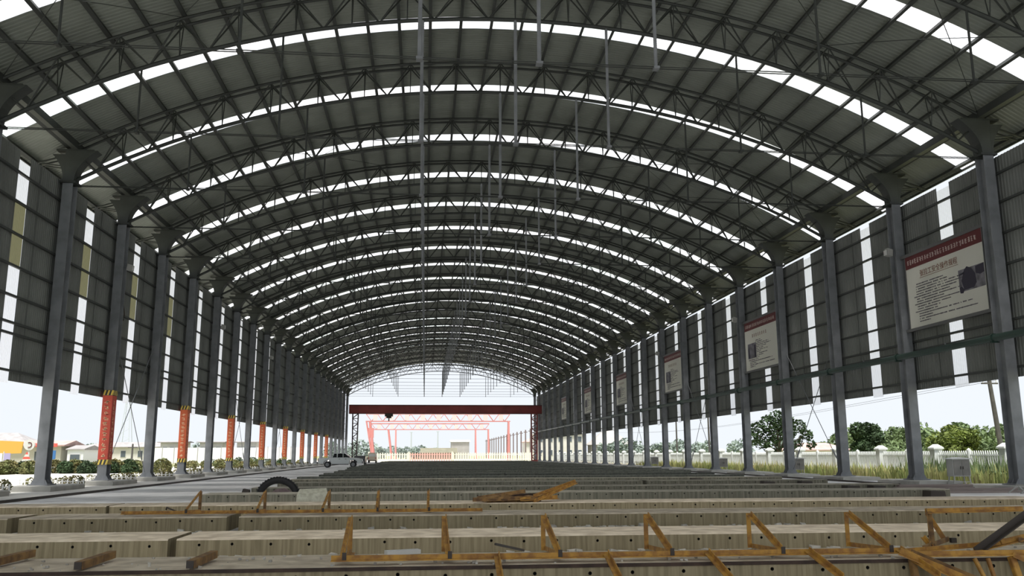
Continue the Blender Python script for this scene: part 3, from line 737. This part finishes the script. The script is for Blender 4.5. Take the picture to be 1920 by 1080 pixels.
for x in (-.2, .55): MB().b2(x, x+.18, -.885, -.855, .98, 1.03).obj('door_handle', 'dark', t)
MB().b2(-1.0, 1.0, -.9, -.82, .34, .42).obj('side_step', 'dark', t)
for y in (-.78, .78): MB().b2(2.45, 2.6, y-.12, y+.12, .8, .98).obj('head_lamp', 'white', t); MB().b2(-2.66, -2.6, y-.09, y+.09, .75, 1.05).obj('tail_lamp', 'lampred', t)
MB().b2(.95, 1.1, -1.02, -.86, 1.18, 1.36).obj('wing_mirror', 'dark', t)
t = thing('car', 'dark low car standing behind the front of the pickup', 'car', (-9.75, 136, 0), math.pi/2)
b = MB(); b.prism([(-2.1, .35), (2.1, .35), (2.2, .7), (1.2, .88), (.6, 1.35), (-.9, 1.38), (-1.6, .95), (-2.15, .9)], 'y', -.85, .85); b.obj('body', 'cardark', t)
b = MB(); b.prism([(-1.3, .95), (1.05, .92), (.55, 1.28), (-.85, 1.3)], 'y', -.86, .86); b.obj('side_window', 'carglass', t)
for x in (-1.3, 1.35):
    for y in (-.75, .75): wheel(t, x, y, .31, .2)
t = thing('van', 'small beige van seen from behind beyond the pickup', 'van', (-10.0, 172, 0))
b = MB(); b.prism([(-.78, .35), (.78, .35), (.80, 1.0), (.66, 1.85), (.5, 1.92), (-.5, 1.92), (-.66, 1.85), (-.80, 1.0)], 'y', -2, 2); b.obj('body', 'van', t)
b = MB(); b.prism([(-.6, 1.2), (.6, 1.2), (.54, 1.7), (-.54, 1.7)], 'y', -2.03, -1.99); b.obj('rear_window', 'white', t)
MB().b2(-.8, .8, -2.1, -1.98, .35, .52).obj('bumper', 'dark', t)
for x in (-.68, .68):
    MB().b2(x-.07, x+.07, -2.04, -1.99, .75, 1.05).obj('tail_lamp', 'lampred', t)
    for y in (-1.2, 1.3):
        o = MB().tube(((x-.1, y, .3), (x+.1, y, .3)), .3, 12).obj('wheel', 'black', t)

# ------------------------------------------------------------------ foliage
def leaves(n, blobs, size, seed, flat=.9):
    rr = random.Random(seed); b = MB(); vs_ = []; fs = []
    wts = [a[3]**2 for a in blobs]
    for k in range(n):
        cx, cy, cz, r = rr.choices(blobs, wts)[0][:4]
        while True:
            p = Vector((rr.uniform(-1, 1), rr.uniform(-1, 1), rr.uniform(-1, 1)))
            if .05 < p.length <= 1: break
        p = p.normalized()*p.length**.45*r; p.z *= flat; c = Vector((cx, cy, cz))+p
        a = Vector((rr.gauss(0, 1), rr.gauss(0, 1), rr.gauss(0, .6))).normalized(); u = Vector((rr.gauss(0, 1), rr.gauss(0, 1), rr.gauss(0, 1)))
        bb = a.cross(u).normalized(); s = size*rr.uniform(.6, 1.3)
        o = len(vs_); vs_ += [c-a*s, c+bb*s*.45, c+a*s, c-bb*s*.45]; fs.append((o, o+1, o+2, o+3))
    return b.add(vs_, fs)
def tree(name, label, loc, blobs, n, size, m, trunk, seed, group=None, cat='tree', limbs=()):
    r = thing(name, label, cat, loc, 0, group)
    leaves(n, blobs, size, seed).obj('crown', m, r)
    if trunk:
        MB().tube([(0, 0, -.1), (.05, .05, trunk*.5), (-.05, 0, trunk)], [.16, .12, .08], 7).obj('trunk', 'bark', r)
        for k, l in enumerate(limbs): MB().tube([(0, 0, trunk*.25), (l[0]*.5, l[1]*.5, trunk*.25+(l[2]-trunk*.25)*.6), l], [.09, .07, .03], 6).obj('branch', 'bark', r)
    return r
def blob_crown(rx, h0, h1, k, seed, r0=.9):
    rr = random.Random(seed); return [(rr.uniform(-rx, rx)*.8, rr.uniform(-rx, rx)*.8, rr.uniform(h0, h1), rr.uniform(.6, 1.0)*r0) for _ in range(k)]
tr = 'trees and bushes beyond the white fence'
tree('tree', 'open spreading tree with bare lower limbs behind the white fence', (37.0, 90, 0),
     [(-2.9, 0, 3.0, .8), (-2.0, .5, 4.0, .9), (-.9, 0, 4.6, 1.0), (0, 0, 5.2, .9), (1.1, .3, 4.9, .9), (2.3, 0, 4.3, .8), (3.2, .2, 3.4, .7), (-1.6, .4, 2.6, .8), (1.0, .4, 3.6, 1.0), (-.2, 0, 3.6, 1.0), (3.6, 0, 2.4, .5), (-.6, .2, 2.2, .9), (1.2, 0, 2.2, .8), (2.4, .3, 2.6, .5)],
     2600, .22, 'leaf', 4.6, 21, tr, limbs=((-2.4, 0, 3.6), (-1, .3, 4.6), (1.4, 0, 4.4), (2.8, 0, 3.4), (.6, 0, 5)))
tree('tree', 'round dark dense tree right of the third right column', (41.5, 80, 0), blob_crown(1.1, 1.2, 3.9, 14, 4, .85), 3600, .2, 'leaf', 2.6, 22, tr)
tree('bush', 'bright yellow-green rounded bush behind the white fence', (43.6, 69, 0), blob_crown(1.6, .8, 2.9, 16, 5, 1.1), 4200, .2, 'leafy', 0, 23, tr, 'bush')
tree('bush', 'yellow-green bush at the right edge beyond the utility pole', (46.5, 62.5, 0), blob_crown(2.2, .8, 2.8, 12, 15, 1.1), 3000, .2, 'leafy', 0, 33, tr, 'bush')
tree('bush', 'pale grey-green shrub between two trees behind the white fence', (41.5, 74, 0), blob_crown(2.0, .6, 1.9, 10, 6, .9), 1800, .18, 'leafg', 0, 24, tr, 'bush')
rr = random.Random(9); cm = [leaves(1500, blob_crown(3.4, 1.0, 4.0, 12, 40+k, 1.7), .34, 60+k).mesh('crown', 'leafg') for k in range(3)]
tk = MB().tube([(0, 0, -.1), (0, 0, 3)], [.18, .1], 6).mesh('trunk', 'bark')
for k in range(18):
    r = thing('tree', f'grey-green tree in the woodland belt right of the hall, {nth(k+1)} from the left', 'tree', (56+k*2.6, 122+rr.uniform(-6, 12), 0), rr.uniform(0, 6), 'woodland belt')
    o = link('crown', cm[k % 3], r); s = (.62 if k < 3 else 1.0)*rr.uniform(.92, 1.15); o.scale = (s, s, s*(1.05+.01*k)); link('trunk', tk, r)
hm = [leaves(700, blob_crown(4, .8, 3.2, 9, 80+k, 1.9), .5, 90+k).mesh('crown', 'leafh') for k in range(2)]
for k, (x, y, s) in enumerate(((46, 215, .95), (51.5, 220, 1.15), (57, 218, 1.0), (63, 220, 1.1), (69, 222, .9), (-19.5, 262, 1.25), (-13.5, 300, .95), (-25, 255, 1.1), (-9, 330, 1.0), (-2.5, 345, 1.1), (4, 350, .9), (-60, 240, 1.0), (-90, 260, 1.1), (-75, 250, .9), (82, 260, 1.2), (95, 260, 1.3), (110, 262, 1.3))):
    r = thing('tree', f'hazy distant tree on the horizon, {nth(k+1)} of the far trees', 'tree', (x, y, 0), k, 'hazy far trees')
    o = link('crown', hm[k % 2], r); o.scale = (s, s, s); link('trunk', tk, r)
# weeds along the right verge
def weeds(name, label, n, box_, hmin, hmax, m, seed):
    rr = random.Random(seed); b = MB(); vs_ = []; fs = []
    for k in range(n):
        x = rr.uniform(box_[0], box_[1]); y = box_[2]+(box_[3]-box_[2])*rr.random()**1.6; h = rr.uniform(hmin, hmax)*(1 if rr.random() < .8 else 1.4)
        a = rr.uniform(0, 6.28); wd = .012+h*.025; dx, dy = math.cos(a), math.sin(a); lx, ly = rr.gauss(0, .16)*h, rr.gauss(0, .16)*h
        o = len(vs_); vs_ += [(x-dx*wd, y-dy*wd, -.02), (x+dx*wd, y+dy*wd, -.02), (x+lx*.4+dx*wd, y+ly*.4+dy*wd, h*.55), (x+lx, y+ly, h), (x+lx*.4-dx*wd*1.2, y+ly*.4-dy*wd*1.2, h*.5)]
        fs.append((o, o+1, o+2, o+3, o+4))
    b.add(vs_, fs); return tag(b.obj(name, m), label, 'grass', kind='stuff')
weeds('weeds', 'tall yellow-green weeds on the verge between right columns and white fence', 9000, (26.2, 30.8, 30, 110), .25, .75, 'grass', 1)
weeds('weeds', 'dark green weeds growing against the white fence at right', 2600, (28.6, 31.2, 34, 52), .5, 1.1, 'leafg', 2)
for k, (x, y, s) in enumerate(((28.6, 41.5, .75), (29.2, 45.2, .9), (28.2, 50, .7), (28.6, 66.5, .8), (29, 38.2, .9), (28.5, 36.2, .8))):
    tree('weed_bush', f'leafy weed clump in front of the white fence, {nth(k+1)} of six', (x, y, 0), [(0, 0, .35*s, .5*s), (.4, .3, .3*s, .4*s), (-.4, .2, .45*s, .4*s)], 420, .09, 'leafy' if k in (2, 3) else 'leafg', 0, 100+k, 'weed clumps by the fence', 'bush')

# ------------------------------------------------------------------ white picket fence on the right
FX = 31.2
t = thing('picket_fence', 'white concrete picket fence with capped piers along the right side', 'fence', (FX, 0, 0))
pk = MB(); pk.prism([(-.04, .12), (.04, .12), (.04, 1.5), (0, 1.62), (-.04, 1.5)], 'x', -.025, .025); pkm = pk.mesh('picket', 'fencew')
y = 40.0; cnt = 0; rest = MB(); PIER = 6.6
pier_y = [38.4+PIER*k for k in range(27)]
while y < 214:
    if all(abs(y-p) > .3 for p in pier_y):
        if cnt < 295: link('picket', pkm, t, (0, y, 0)); cnt += 1
        else: rest.prism([(y-.045, .12), (y+.045, .12), (y+.045, 1.5), (y, 1.62), (y-.045, 1.5)], 'x', -.025, .025)
    y += .2
o = rest.obj('far_pickets', 'fencew', t); o['kind'] = 'stuff'
pr = MB(); pr.b2(-.26, .26, -.26, .26, -.02, 1.72); prm = pr.mesh('pier', 'fencew')
cp = MB(); cp.add([(-.33, -.33, 1.72), (.33, -.33, 1.72), (.33, .33, 1.72), (-.33, .33, 1.72), (-.33, -.33, 1.82), (.33, -.33, 1.82), (.33, .33, 1.82), (-.33, .33, 1.82), (-.1, -.1, 2.02), (.1, -.1, 2.02), (.1, .1, 2.02), (-.1, .1, 2.02)],
    [(3, 2, 1, 0), (0, 1, 5, 4), (1, 2, 6, 5), (2, 3, 7, 6), (3, 0, 4, 7), (4, 5, 9, 8), (5, 6, 10, 9), (6, 7, 11, 10), (7, 4, 8, 11), (8, 9, 10, 11)]); cpm = cp.mesh('pier_cap', 'fencew')
hp = MB(); hp.b2(-.09, .09, -.09, .09, 0, 1.66); hp.add([(-.09, -.09, 1.66), (.09, -.09, 1.66), (.09, .09, 1.66), (-.09, .09, 1.66), (0, 0, 1.78)], [(0, 1, 4), (1, 2, 4), (2, 3, 4), (3, 0, 4)]); hpm = hp.mesh('post', 'fencew')
for p in pier_y:
    o = link('pier', prm, t, (0, p, 0)); link('pier_cap', cpm, o); link('post', hpm, t, (0, p+PIER/2, 0))
    for z in (.35, 1.32): MB().b2(-.03, .03, p+.26, p+PIER-.26, z, z+.09).obj('fence_rail', 'fencew', t)
# cream fence at the far end
t = thing('picket_fence', 'cream and pink picket fence crossing behind the far end of the hall', 'fence', (0, 206, 0))
for mk, x0, x1 in (('fencey', -12.5, -3.5), ('fencep', -3.4, 6.4), ('fencey', 6.6, 28)):
    m = MB().prism([(-.15, .1), (.15, .1), (.15, 1.85), (0, 2.0), (-.15, 1.85)], 'y', -.05, .05).mesh('picket', mk)
    x = x0
    while x < x1: link('picket', m, t, (x, 0, 0)); x += .56
    for z in (.4, 1.5): MB().b2(x0-.2, x1-.2, .05, .12, z, z+.14).obj('fence_rail', mk, t)
    MB().b2(x0-.5, x0-.15, -.2, .2, 0, 2.2).obj('pier', 'fencey', t)
MB().b2(-12.9, 28.2, -.15, .15, -.02, .12).obj('plinth', 'fencey', t)

# ------------------------------------------------------------------ left yard
bl = [[(-.5+.9*k, R.uniform(-.4, .4), .35+R.uniform(0, .25), .75) for k in range(3)] for _ in range(4)]
for k, (x, y) in enumerate(((-40.5, 78), (-37.6, 79), (-35.2, 77), (-33.0, 79), (-31.0, 80.5), (-29.0, 80), (-27.6, 79), (-25.6, 79.5), (-44, 78), (-29.6, 84), (-26.5, 108), (-25, 116), (-24.6, 126), (-24, 137))):
    s = .85+.25*((k*7) % 5)/5
    r = tree('shrub', f'olive and reddish shrub in the left yard hedge, {nth(k+1)} of fourteen', (x, y, 0), [(a*s*2.1, b_*s, c*s*.95, d*s*1.0) for a, b_, c, d in bl[k % 4]+([(q*.8+.3, .3, .3, .7) for q in (-3, -2, 2, 3)] if k >= 10 else [])], 2200, .15, 'shrub' if k % 3 else 'leaf', 0, 200+k, 'shrubs of the left yard hedge', 'shrub')
# planter fences by the left columns
pf2 = MB().b2(-1.55, 1.45, -.02, .02, .1, .13).b2(-1.55, 1.45, -.02, .02, .28, .31)
pk1 = MB().b2(-.03, .03, -.02, .02, 0, .4).mesh('picket', 'white'); pk2 = pf2.mesh('fence_rail', 'white')
lv = [leaves(900, [(-1.1, .45, .16, .34), (-.5, .5, .2, .36), (.1, .5, .15, .36), (.9, .5, .24, .38), (.45, .55, .3, .28)], .08, 300+k).mesh('plants', 'shrub') for k in range(3)]
for n, i in enumerate(range(0, 13)):
    r = thing('planter', f'low white planter fence with plants beside the {nth(i+1)} left column', 'planter', (XL-.6, fy(i)+2.6, 0), 0, 'planters by the left columns')
    for k in range(13): link('picket', pk1, r, (-1.46+k*.24, 0, 0))
    link('fence_rail', pk2, r); link('plants', lv[i % 3], r)

# ------------------------------------------------------------------ buildings
def house(name, label, loc, w_, d_, h, rh, wm, rm, nwin=3, floors=1, rz=0, hip=True, group=None, over=.5):
    r = thing(name, label, 'building', loc, rz, group)
    MB().b2(-w_/2, w_/2, 0, d_, -.05, h).obj('walls', wm, r)
    b = MB(); a = w_/2+over; e = over; ins = (min(w_, d_)*.45 if hip else 0)
    b.add([(-a, -e, h), (a, -e, h), (a, d_+e, h), (-a, d_+e, h), (-a+ins, d_/2, h+rh), (a-ins, d_/2, h+rh), (-a, -e, h-.12), (a, -e, h-.12), (a, d_+e, h-.12), (-a, d_+e, h-.12)],
          [(0, 1, 5, 4), (1, 2, 5), (2, 3, 4, 5), (3, 0, 4), (6, 7, 1, 0), (7, 8, 2, 1), (8, 9, 3, 2), (9, 6, 0, 3), (9, 8, 7, 6)]); b.obj('roof', rm, r)
    fh = h/floors
    for f in range(floors):
        for k in range(nwin):
            x = -w_/2+w_*(k+.5)/nwin; z = f*fh+fh*.35
            o = MB().b2(x-.55, x+.55, -.06, .02, z, z+fh*.42).obj('window', 'white', r)
            MB().b2(x-.47, x+.47, -.09, -.05, z+.07, z+fh*.42-.07).obj('pane', 'glass', o)
    return r
house('house', 'grey hip-roofed house at the left edge of the yard', (-70, 150, 0), 12, 9, 3.1, 2.2, 'wallgrey', 'rooft', 3)
house('shed', 'low beige shed with pinkish roof behind the red lettered sign', (-42.2, 97, 0), 8.5, 5, 2.6, .5, 'wallpale', 'roofr', 2, hip=False)
house('shed', 'small white container shed with shallow roof left of the first banner', (-36.3, 96.5, 0), 1.6, 5, 2.2, .4, 'hoard', 'rooft', 1, hip=False, over=.15)
b = MB(); b.prism([(-3.2, 1.6), (1.8, 1.75), (1.9, 2.9), (-1.2, 3.05), (-3.4, 2.4)], 'y', 0, .12); tag(b.obj('tarpaulin', 'oran', None, (-42.2, 93.5, 0)), 'orange tarpaulin hung on the beige shed at far left', 'tarpaulin')
t = thing('poster_fence', 'row of purple printed posters on posts at far left', 'fence', (-41.5, 90, 0))
for k in range(4):
    MB().b2(-1.2+k*.75, -.6+k*.75, 0, .05, .3, 1.75).obj('poster', 'purple' if k % 2 else 'hoard', t); MB().b2(-1.28+k*.75, -1.2+k*.75, .02, .1, 0, 1.9).obj('post', 'white', t)
t = thing('traffic_cone_sign', 'red and white striped triangular marker beside the blue panel', 'marker', (-37.5, 88, 0))
for k in range(5):
    z0, z1 = .75+k*.22, .75+(k+1)*.22; w0, w1 = .55*(1-k/5.2), .55*(1-(k+1)/5.2)
    MB().prism([(-w0, z0), (w0, z0), (w1, z1), (-w1, z1)], 'y', -.04, .04).obj('stripe', 'redp' if k % 2 == 0 else 'white', t)
MB().b2(-.05, .05, -.03, .03, 0, .76).obj('stake', 'white', t)
tag(MB().b2(-.7, .7, 0, .08, .55, 2.0).b2(-.6, -.5, .0, .08, 0, .55).b2(.5, .6, 0, .08, 0, .55).obj('blue_panel', 'blue', None, (-36.2, 89.5, 0)), 'plain blue panel on posts partly behind the second left column', 'panel')
t = thing('round_sign', 'round white sign with dark curl on a red header board', 'sign', (-38.7, 91.2, 0))
b = MB(); b.tube(((0, 0, 2.55), (0, -.06, 2.55)), .52, 20); b.obj('disc', 'white', t)
b = MB(); b.tube([(.24*math.cos(a), -.075, 2.55+.24*math.sin(a)) for a in [-2.0+k*.45 for k in range(10)]], .045, 5); b.obj('curl', 'signred', t)
MB().b2(.3, 2.6, .02, .1, 2.35, 2.7).obj('header', 'redp', t)
for k in range(7): MB().box((.55+k*.28, .01, 2.53), (.2, .02, .04)).obj('letter', 'white', t); MB().box((.55+k*.28, .01, 2.53), (.04, .02, .22)).obj('letter', 'white', t)
MB().b2(-.06, .06, .0, .08, 0, 2.1).obj('post', 'white', t)
t = thing('picket_fence', 'cream picket fence behind the shrubs of the left yard', 'fence', (0, 110, 0))
m = MB().prism([(-.07, -.03), (.07, -.03), (.07, 1.7), (0, 1.85), (-.07, 1.7)], 'y', -.03, .03).mesh('picket', 'fencey')
for k in range(31): link('picket', m, t, (-46.5+k*.3, 0, 0))
for z in (.4, 1.4): MB().b2(-46.6, -37.3, .03, .08, z, z+.1).obj('fence_rail', 'fencey', t)
# white hoarding with panels and gate huts farther back
t = thing('hoarding', 'tall white panelled hoarding between the fourth and eighth left columns', 'hoarding', (-50, 168, 0))
for k in range(14):
    MB().b2(k*2.1, k*2.1+1.98, 0, .08, .2, 2.9).obj('panel', 'hoard', t); MB().b2(k*2.1-.1, k*2.1, -.06, .1, 0, 3.1).obj('post', 'wallgrey', t)
for n, (x, w_) in enumerate(((-47, 4.4), (-40, 4.2), (-33.5, 3.6))):
    house('gate_hut', f'flat-roofed pale hut above the white hoarding, {nth(n+1)} from the left', (x, 171, 0), w_, 4, 4.0, .15, 'wallpale', 'rooft', 3, hip=False, group='pale huts behind the hoarding')
house('barn', 'long low pale barn with dark roof left of the hoarding', (-62, 190, 0), 17, 8, 3.3, 1.0, 'wallpale', 'rooft', 5)
# masts
t = thing('lattice_mast', 'pale telecom lattice mast far off at left', 'mast', (-130, 400, 0))
for sx in (-1, 1):
    for sy in (-1, 1): MB().bar((sx*2.6, sy*2.6, 0), (sx*.7, sy*.7, 26), .22).obj('leg', 'far_steel', t)
for k in range(12):
    f0, f1 = k/12, (k+1)/12; a, b_ = 2.6-1.9*f0, 2.6-1.9*f1; s = 1 if k % 2 else -1
    MB().bar((-s*a, -a, 26*f0), (s*b_, -b_, 26*f1), .12).obj('lacing', 'far_steel', t)
for n, (x, y, h) in enumerate(((-31.7, 100, 2.75), (33.2, 101.2, 8.6), (33.6, 116, 7.4))):
    r = thing('utility_pole', ('short dark post in the left yard between the first banner and fourth column', 'slim dark utility pole beyond the sixth right column', 'thin grey pole beyond the seventh right column')[n], 'pole', (x, y, 0))
    MB().tube(((0, 0, 0), (.0, 0, h)), [.13, .09], 8).obj('shaft', 'wood', r); MB().bar((-.5, 0, h-.4), (.5, 0, h-.4), .08).obj('crossarm', 'wood', r)
r = thing('utility_pole', 'leaning dark utility pole behind the white fence at right', 'pole', (37.85, 55, 0))
MB().tube(((.1, 0, -.1), (-.38, 0, 6.25)), [.19, .13], 9).obj('shaft', 'wood', r); MB().bar((-.95, 0, 6.05), (.2, 0, 6.05), .1).obj('crossarm', 'wood', r)
for x in (-.85, -.4, .1): MB().tube(((x, 0, 6.1), (x, 0, 6.28)), .04, 6).obj('insulator', 'white', r)
for n, (x, z) in enumerate(((37.0, 6.25), (37.95, 6.25))):
    pts = [(x+(k/14)*6, 55+k*10-60*0, z-1.1*math.sin(math.pi*k/14)) for k in range(15)]
    tag(MB().tube(pts, .012, 4).obj('overhead_wire', 'wood'), f'thin sagging overhead wire from the leaning pole, {("left", "right")[n]} of the pair', 'wire', 'overhead wires')
# houses behind the right fence, far
house('house', 'long white two-storey house seen between distant right columns', (35.6, 232, 0), 13, 9, 7.0, 1.2, 'wallpale', 'hoard', 5, 2)
house('house', 'big house with tall grey roof behind the right fence', (48.6, 228, 0), 9.5, 9, 4.0, 4.0, 'wallgrey', 'wallgrey', 3, 1)
house('house', 'low pink-roofed house behind the white fence by the third right column', (52, 112, 0), 7, 5, 2.0, .9, 'wallpale', 'roofr', 3)
house('house', 'pale house with red roof past the far end of the hall at right', (33.6, 262, 0), 8, 8, 5.2, 1.6, 'wallpale', 'roofr', 2, 2)
house('warehouse', 'grey distant warehouse block with white roof edge seen under the far cranes', (13.2, 335, 0), 6.8, 8, 6.4, .6, 'wallgrey', 'hoard', 0, hip=False)
house('shed', 'long low olive shed roof beyond the cream fence', (4.6, 300, 0), 11.5, 8, 2.2, 1.6, 'olive', 'olive', 0, hip=False)
for n, (x, h) in enumerate(((-6.3, 11.5), (5.6, 11.8), (-30, 12))):
    r = thing('light_mast', f'slim pale mast far beyond the hall end, {nth(n+1)} of three', 'mast', (x, 400, 0), 0, 'far slim masts')
    MB().tube(((0, 0, 0), (0, 0, h)), [.4, .22], 6).obj('shaft', 'far_steel', r); MB().box((0, 0, h), (1.4, .4, .3)).obj('head', 'far_steel', r)
# outdoor red gantry cranes
def truss_crane(label, y, x0, x1, zb_, zt_, legs, m='crane_far'):
    r = thing('truss_gantry', label, 'gantry crane', (0, y, 0), 0, 'outdoor lattice gantry cranes')
    for yy in (-.7, .7):
        MB().bar((x0, yy, zb_), (x1, yy, zb_), .24).obj('bottom_chord', m, r)
        n = 26
        for k in range(n):
            xa, xb = x0+(x1-x0)*k/n, x0+(x1-x0)*(k+1)/n; a, b_ = (zb_, zt_) if k % 2 else (zt_, zb_)
            MB().bar((xa, yy, a), (xb, yy, b_), .13).obj('lacing', m, r)
    MB().bar((x0, 0, zt_), (x1, 0, zt_), .35).obj('top_chord', m, r)
    for (xa, xb) in legs:
        MB().bar((xa, -.7, zb_), (xb, -2.4, .2), .42).obj('leg', m, r); MB().bar((xa, .7, zb_), (xb, 2.4, .2), .42).obj('leg', m, r)
        MB().box(((xa+xb)/2, 0, zb_*.55), (.3, 2.6, .3)).obj('cross_beam', m, r)
        MB().box((xb, 0, .25), (.7, 6, .5)).obj('end_truck', m, r)
    for k in range(9): MB().b2(x0+(x1-x0)*(k+.6)/9.2-.6, x0+(x1-x0)*(k+.6)/9.2+.6, -.85, -.75, zb_+.25, zt_-.25).obj('slogan_board', 'signpale', r)
    return r
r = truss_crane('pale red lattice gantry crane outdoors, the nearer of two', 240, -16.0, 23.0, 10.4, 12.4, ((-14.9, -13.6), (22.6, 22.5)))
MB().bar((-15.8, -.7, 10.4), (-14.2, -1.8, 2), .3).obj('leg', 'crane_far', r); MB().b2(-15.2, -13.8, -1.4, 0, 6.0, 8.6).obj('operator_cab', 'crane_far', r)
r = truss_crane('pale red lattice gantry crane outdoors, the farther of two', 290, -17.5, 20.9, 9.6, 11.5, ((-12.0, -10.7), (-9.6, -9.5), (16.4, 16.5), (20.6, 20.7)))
# row of free-standing posts beyond the end at right
for k in range(17):
    y = 214+k*11.0
    r = thing('steel_post', f'thin dark post of an unbuilt row beyond the hall end, {nth(k+1)} from the camera', 'post', (26.8, y, 0), 0, 'free-standing posts beyond the hall end')
    MB().bar((0, 0, 0), (0, 0, 8.0), .32).obj('shaft', 'railpost', r); MB().bar((-.5, 0, 7.4), (.5, 0, 7.4), .2).obj('corbel', 'railpost', r)
